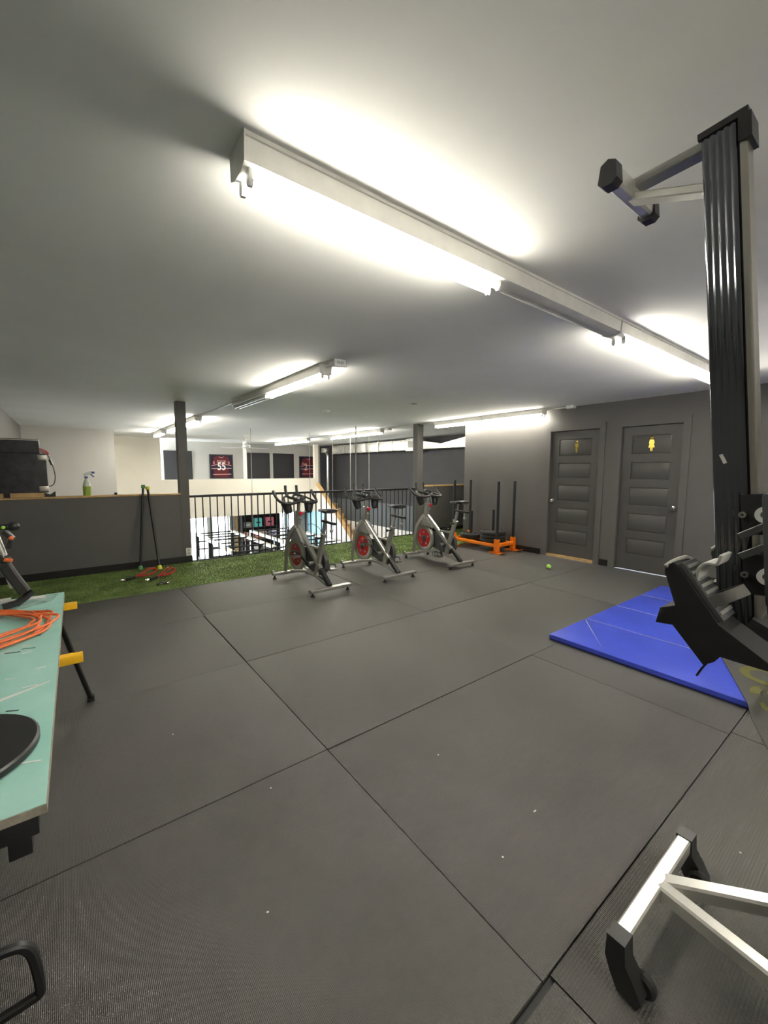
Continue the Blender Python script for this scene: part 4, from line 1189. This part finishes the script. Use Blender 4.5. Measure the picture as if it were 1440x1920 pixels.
# ================================================================== ON THE HALF WALL
ec = thing('equipment_case', 'scuffed black equipment case with metal corners on half wall', 'equipment case', (-0.5, YR + 0.08, 1.06))
MB().box(-0.79, -0.195, YR - 0.03, YR + 0.20, 1.115, 1.60, 0.01).build('lower_body', M_DUSTY, ec)
MB().box(-0.79, -0.255, YR - 0.02, YR + 0.19, 1.602, 1.775, 0.008).build('upper_body', M_DUSTY, ec)
MB().box(-0.79, -0.26, YR - 0.024, YR - 0.016, 1.757, 1.767).build('top_trim', M_STEEL, ec)
for z_ in (1.13, 1.515):
    MB().box(-0.285, -0.19, YR - 0.036, YR + 0.02, z_, z_ + 0.07, 0.012).build('corner_guard', M_STEEL, ec)
MB().box(-0.79, -0.62, YR - 0.02, YR + 0.18, 1.061, 1.115).box(-0.56, -0.24, YR - 0.02, YR + 0.18, 1.061, 1.115).build('wood_block', M_WOOD, ec)
MB().box(-0.615, -0.565, YR - 0.01, YR + 0.15, 1.062, 1.115).prism([(-0.24, 1.062), (-0.13, 1.062), (-0.13, 1.13), (-0.185, 1.085), (-0.24, 1.11)], YR - 0.01, YR + 0.1, 'y').build('black_wedge', M_BLKP, ec)
for k in range(5):
    MB().tube(smoothpath([(-0.256, YR + 0.02 + k * 0.012, 1.668 - k * 0.012), (-0.225, YR + k * 0.01, 1.655 - k * 0.012), (-0.185, YR + 0.01, 1.63 - k * 0.009), (-0.165, YR + 0.02, 1.60)], 4), 0.004, 6).build('red_wire', M_REDK, ec)
MB().tube(smoothpath([(-0.185, YR, 1.60), (-0.155, YR - 0.01, 1.52), (-0.135, YR - 0.01, 1.44), (-0.12, YR, 1.32), (-0.14, YR, 1.22), (-0.19, YR, 1.19)], 5), 0.005, 6).cyl((-0.165, YR - 0.005, 1.53), (-0.142, YR - 0.01, 1.46), 0.014, 8).build('black_wire', M_BLKP, ec)
sb = thing('spray_bottle', 'spray bottle of green cleaner on the wooden wall cap', 'spray bottle', (0.20, 6.78, 1.058))
MB().lathe([(0.001, 0.001), (0.042, 0.001), (0.045, 0.012), (0.045, 0.125), (0.001, 0.125)], (0.20, 6.78, 1.058), (0, 0, 1), 22).build('liquid', M_LIQ, sb)
MB().lathe([(0.045, 0.125), (0.043, 0.15), (0.03, 0.19), (0.017, 0.215), (0.016, 0.235), (0.001, 0.235)], (0.20, 6.78, 1.058), (0, 0, 1), 22).build('neck', M_BOTTLE, sb)
MB().cyl((0.20, 6.78, 1.288), (0.20, 6.78, 1.312), 0.019, 14).build('collar', M_BLUET, sb)
MB().bar(smoothpath([(0.175, 6.78, 1.345), (0.20, 6.78, 1.335), (0.23, 6.78, 1.36), (0.26, 6.78, 1.365)], 4), 0.026, 0.04, upv=(0, 0, 1)).build('spray_head', M_WPL, sb)
MB().bar(smoothpath([(0.245, 6.78, 1.355), (0.262, 6.78, 1.33), (0.285, 6.78, 1.305)], 4), 0.02, 0.014).box(0.255, 0.295, 6.768, 6.792, 1.35, 1.378, 0.003).build('trigger', M_BLUET, sb)
tag(MB().lathe([(0.001, 0), (0.018, 0), (0.02, 0.02), (0.012, 0.03), (0.001, 0.032)], (0.52, 6.78, 1.0585), (0, 0, 1), 14).build('rubber_stopper', M_BLKR, None, (0.52, 6.78, 1.0585)), 'small black stopper on the wooden wall cap', 'stopper')
ol = thing('wall_outlet', 'white outlet box low on the left column', 'outlet', (1.38, YR - 0.02, 0.1))
MB().box(1.36, 1.435, YR - 0.022, YR - 0.0055, 0.11, 0.225, 0.003).build('cover', M_WPL, ol)
MB().box(1.382, 1.412, YR - 0.025, YR - 0.021, 0.13, 0.16).box(1.382, 1.412, YR - 0.025, YR - 0.021, 0.175, 0.205).build('socket', M_GREYL, ol)

# ================================================================== GROUND FLOOR GYM
def power_rig(x, w, ys_, label, zt=-0.68):
    t = thing('power_rig', label, 'power rack', (x, ys_[0], ZL), 'power racks on the ground floor')
    for a in (0, w):
        for y in ys_:
            MB().box(x + a - 0.055, x + a + 0.055, y - 0.05, y + 0.05, ZL, zt).build('post', M_BLK, t)
        for z_, m_, h_ in ((zt, M_ALU, 0.07), (zt - 0.75, M_BLK, 0.05)):
            MB().box(x + a - 0.05, x + a + 0.05, ys_[0] + 0.05, ys_[-1] - 0.05, z_ - h_, z_).build('long_beam', m_, t)
    for y in ys_:
        for z_ in (zt - 0.04, zt - 0.30, zt - 0.55):
            MB().cyl((x + 0.05, y, z_), (x + w - 0.05, y, z_), 0.026, 10).build('pull_up_bar', M_BLK, t)
    for k, y in enumerate(ys_[:-1]):
        for q in (0.33, 0.66):
            yy = y + (ys_[k + 1] - y) * q
            MB().cyl((x + 0.05, yy, zt - 0.035), (x + w - 0.05, yy, zt - 0.035), 0.022, 10).build('pull_up_bar', M_BLK, t)
    return t


power_rig(3.28, 1.12, (10.6, 12.85, 14.4), 'black rig with silver top beams left behind the railing')
power_rig(4.95, 1.35, (9.9, 11.9, 14.0), 'black rig with silver top beams behind the first bike')


def bench(x, y, label):
    t = thing('weight_bench', label, 'bench', (x, y, ZL), 'pale benches on the ground floor')
    MB().box(x, x + 0.3, y, y + 1.9, ZL + 1.42, ZL + 1.50, 0.02).build('pad', M_GREYL, t)
    for b in (0.2, 1.7):
        MB().box(x + 0.1, x + 0.2, y + b - 0.04, y + b + 0.04, ZL, ZL + 1.42).build('leg', M_ALU, t)
    MB().box(x + 0.05, x + 0.25, y + 0.2, y + 1.7, ZL + 0.9, ZL + 0.96).build('cross_rail', M_ALU, t)


bench(2.75, 14.1, 'pale high bench left of the dark shelves')
bench(7.35, 12.6, 'pale high bench before the right shop window')
# dark shelving with boxes
sh = thing('storage_shelf', 'dark storage shelf against the ground floor wall', 'shelf', (5.2, YK - 0.4, ZL))
for x in (5.18, 6.66):
    MB().box(x, x + 0.05, YK - 0.45, YK - 0.05, ZL, -0.35).build('side_panel', M_BLK, sh)
for z_ in (-0.83, -1.32, -1.80, -2.30):
    MB().box(5.23, 6.66, YK - 0.45, YK - 0.05, z_ - 0.03, z_).build('shelf_board', M_BLK, sh)
boxes = [(5.28, 0.30, -0.83, 0.20, M_SILD, 'dark grey carton on the top shelf, leftmost'), (5.68, 0.30, -0.83, 0.34, M_TEALB, 'turquoise carton on the top shelf'), (6.14, 0.32, -0.83, 0.34, M_PINK, 'pink carton on the top shelf'),
         (5.26, 0.16, -1.32, 0.30, M_SALMON, 'small salmon carton on the second shelf, leftmost'), (5.46, 0.18, -1.32, 0.28, M_LILAC, 'pale lilac carton on the second shelf'), (5.70, 0.26, -1.32, 0.32, M_SALMON, 'wide salmon carton on the second shelf'),
         (6.03, 0.12, -1.32, 0.30, M_WPL, 'narrow white carton on the second shelf'), (6.30, 0.28, -1.32, 0.30, M_LILAC, 'wide lilac carton on the second shelf, rightmost'),
         (5.30, 0.5, -1.80, 0.2, M_WPL, 'white carton on the third shelf, left'), (6.0, 0.5, -1.80, 0.2, M_GREYL, 'light grey carton on the third shelf, right')]
for x, w_, z_, h_, m_, lab in boxes:
    c = thing('carton', lab, 'box', (x, YK - 0.3, z_), 'cartons on the storage shelf')
    MB().box(x, x + w_, YK - 0.40, YK - 0.15, z_ + 0.001, z_ + h_, 0.004).build('body', m_, c)
    MB().box(x + w_ * 0.25, x + w_ * 0.75, YK - 0.403, YK - 0.399, z_ + h_ * 0.42, z_ + h_ * 0.58).build('print', M_NAVY if m_ is not M_SILD else M_WPL, c)
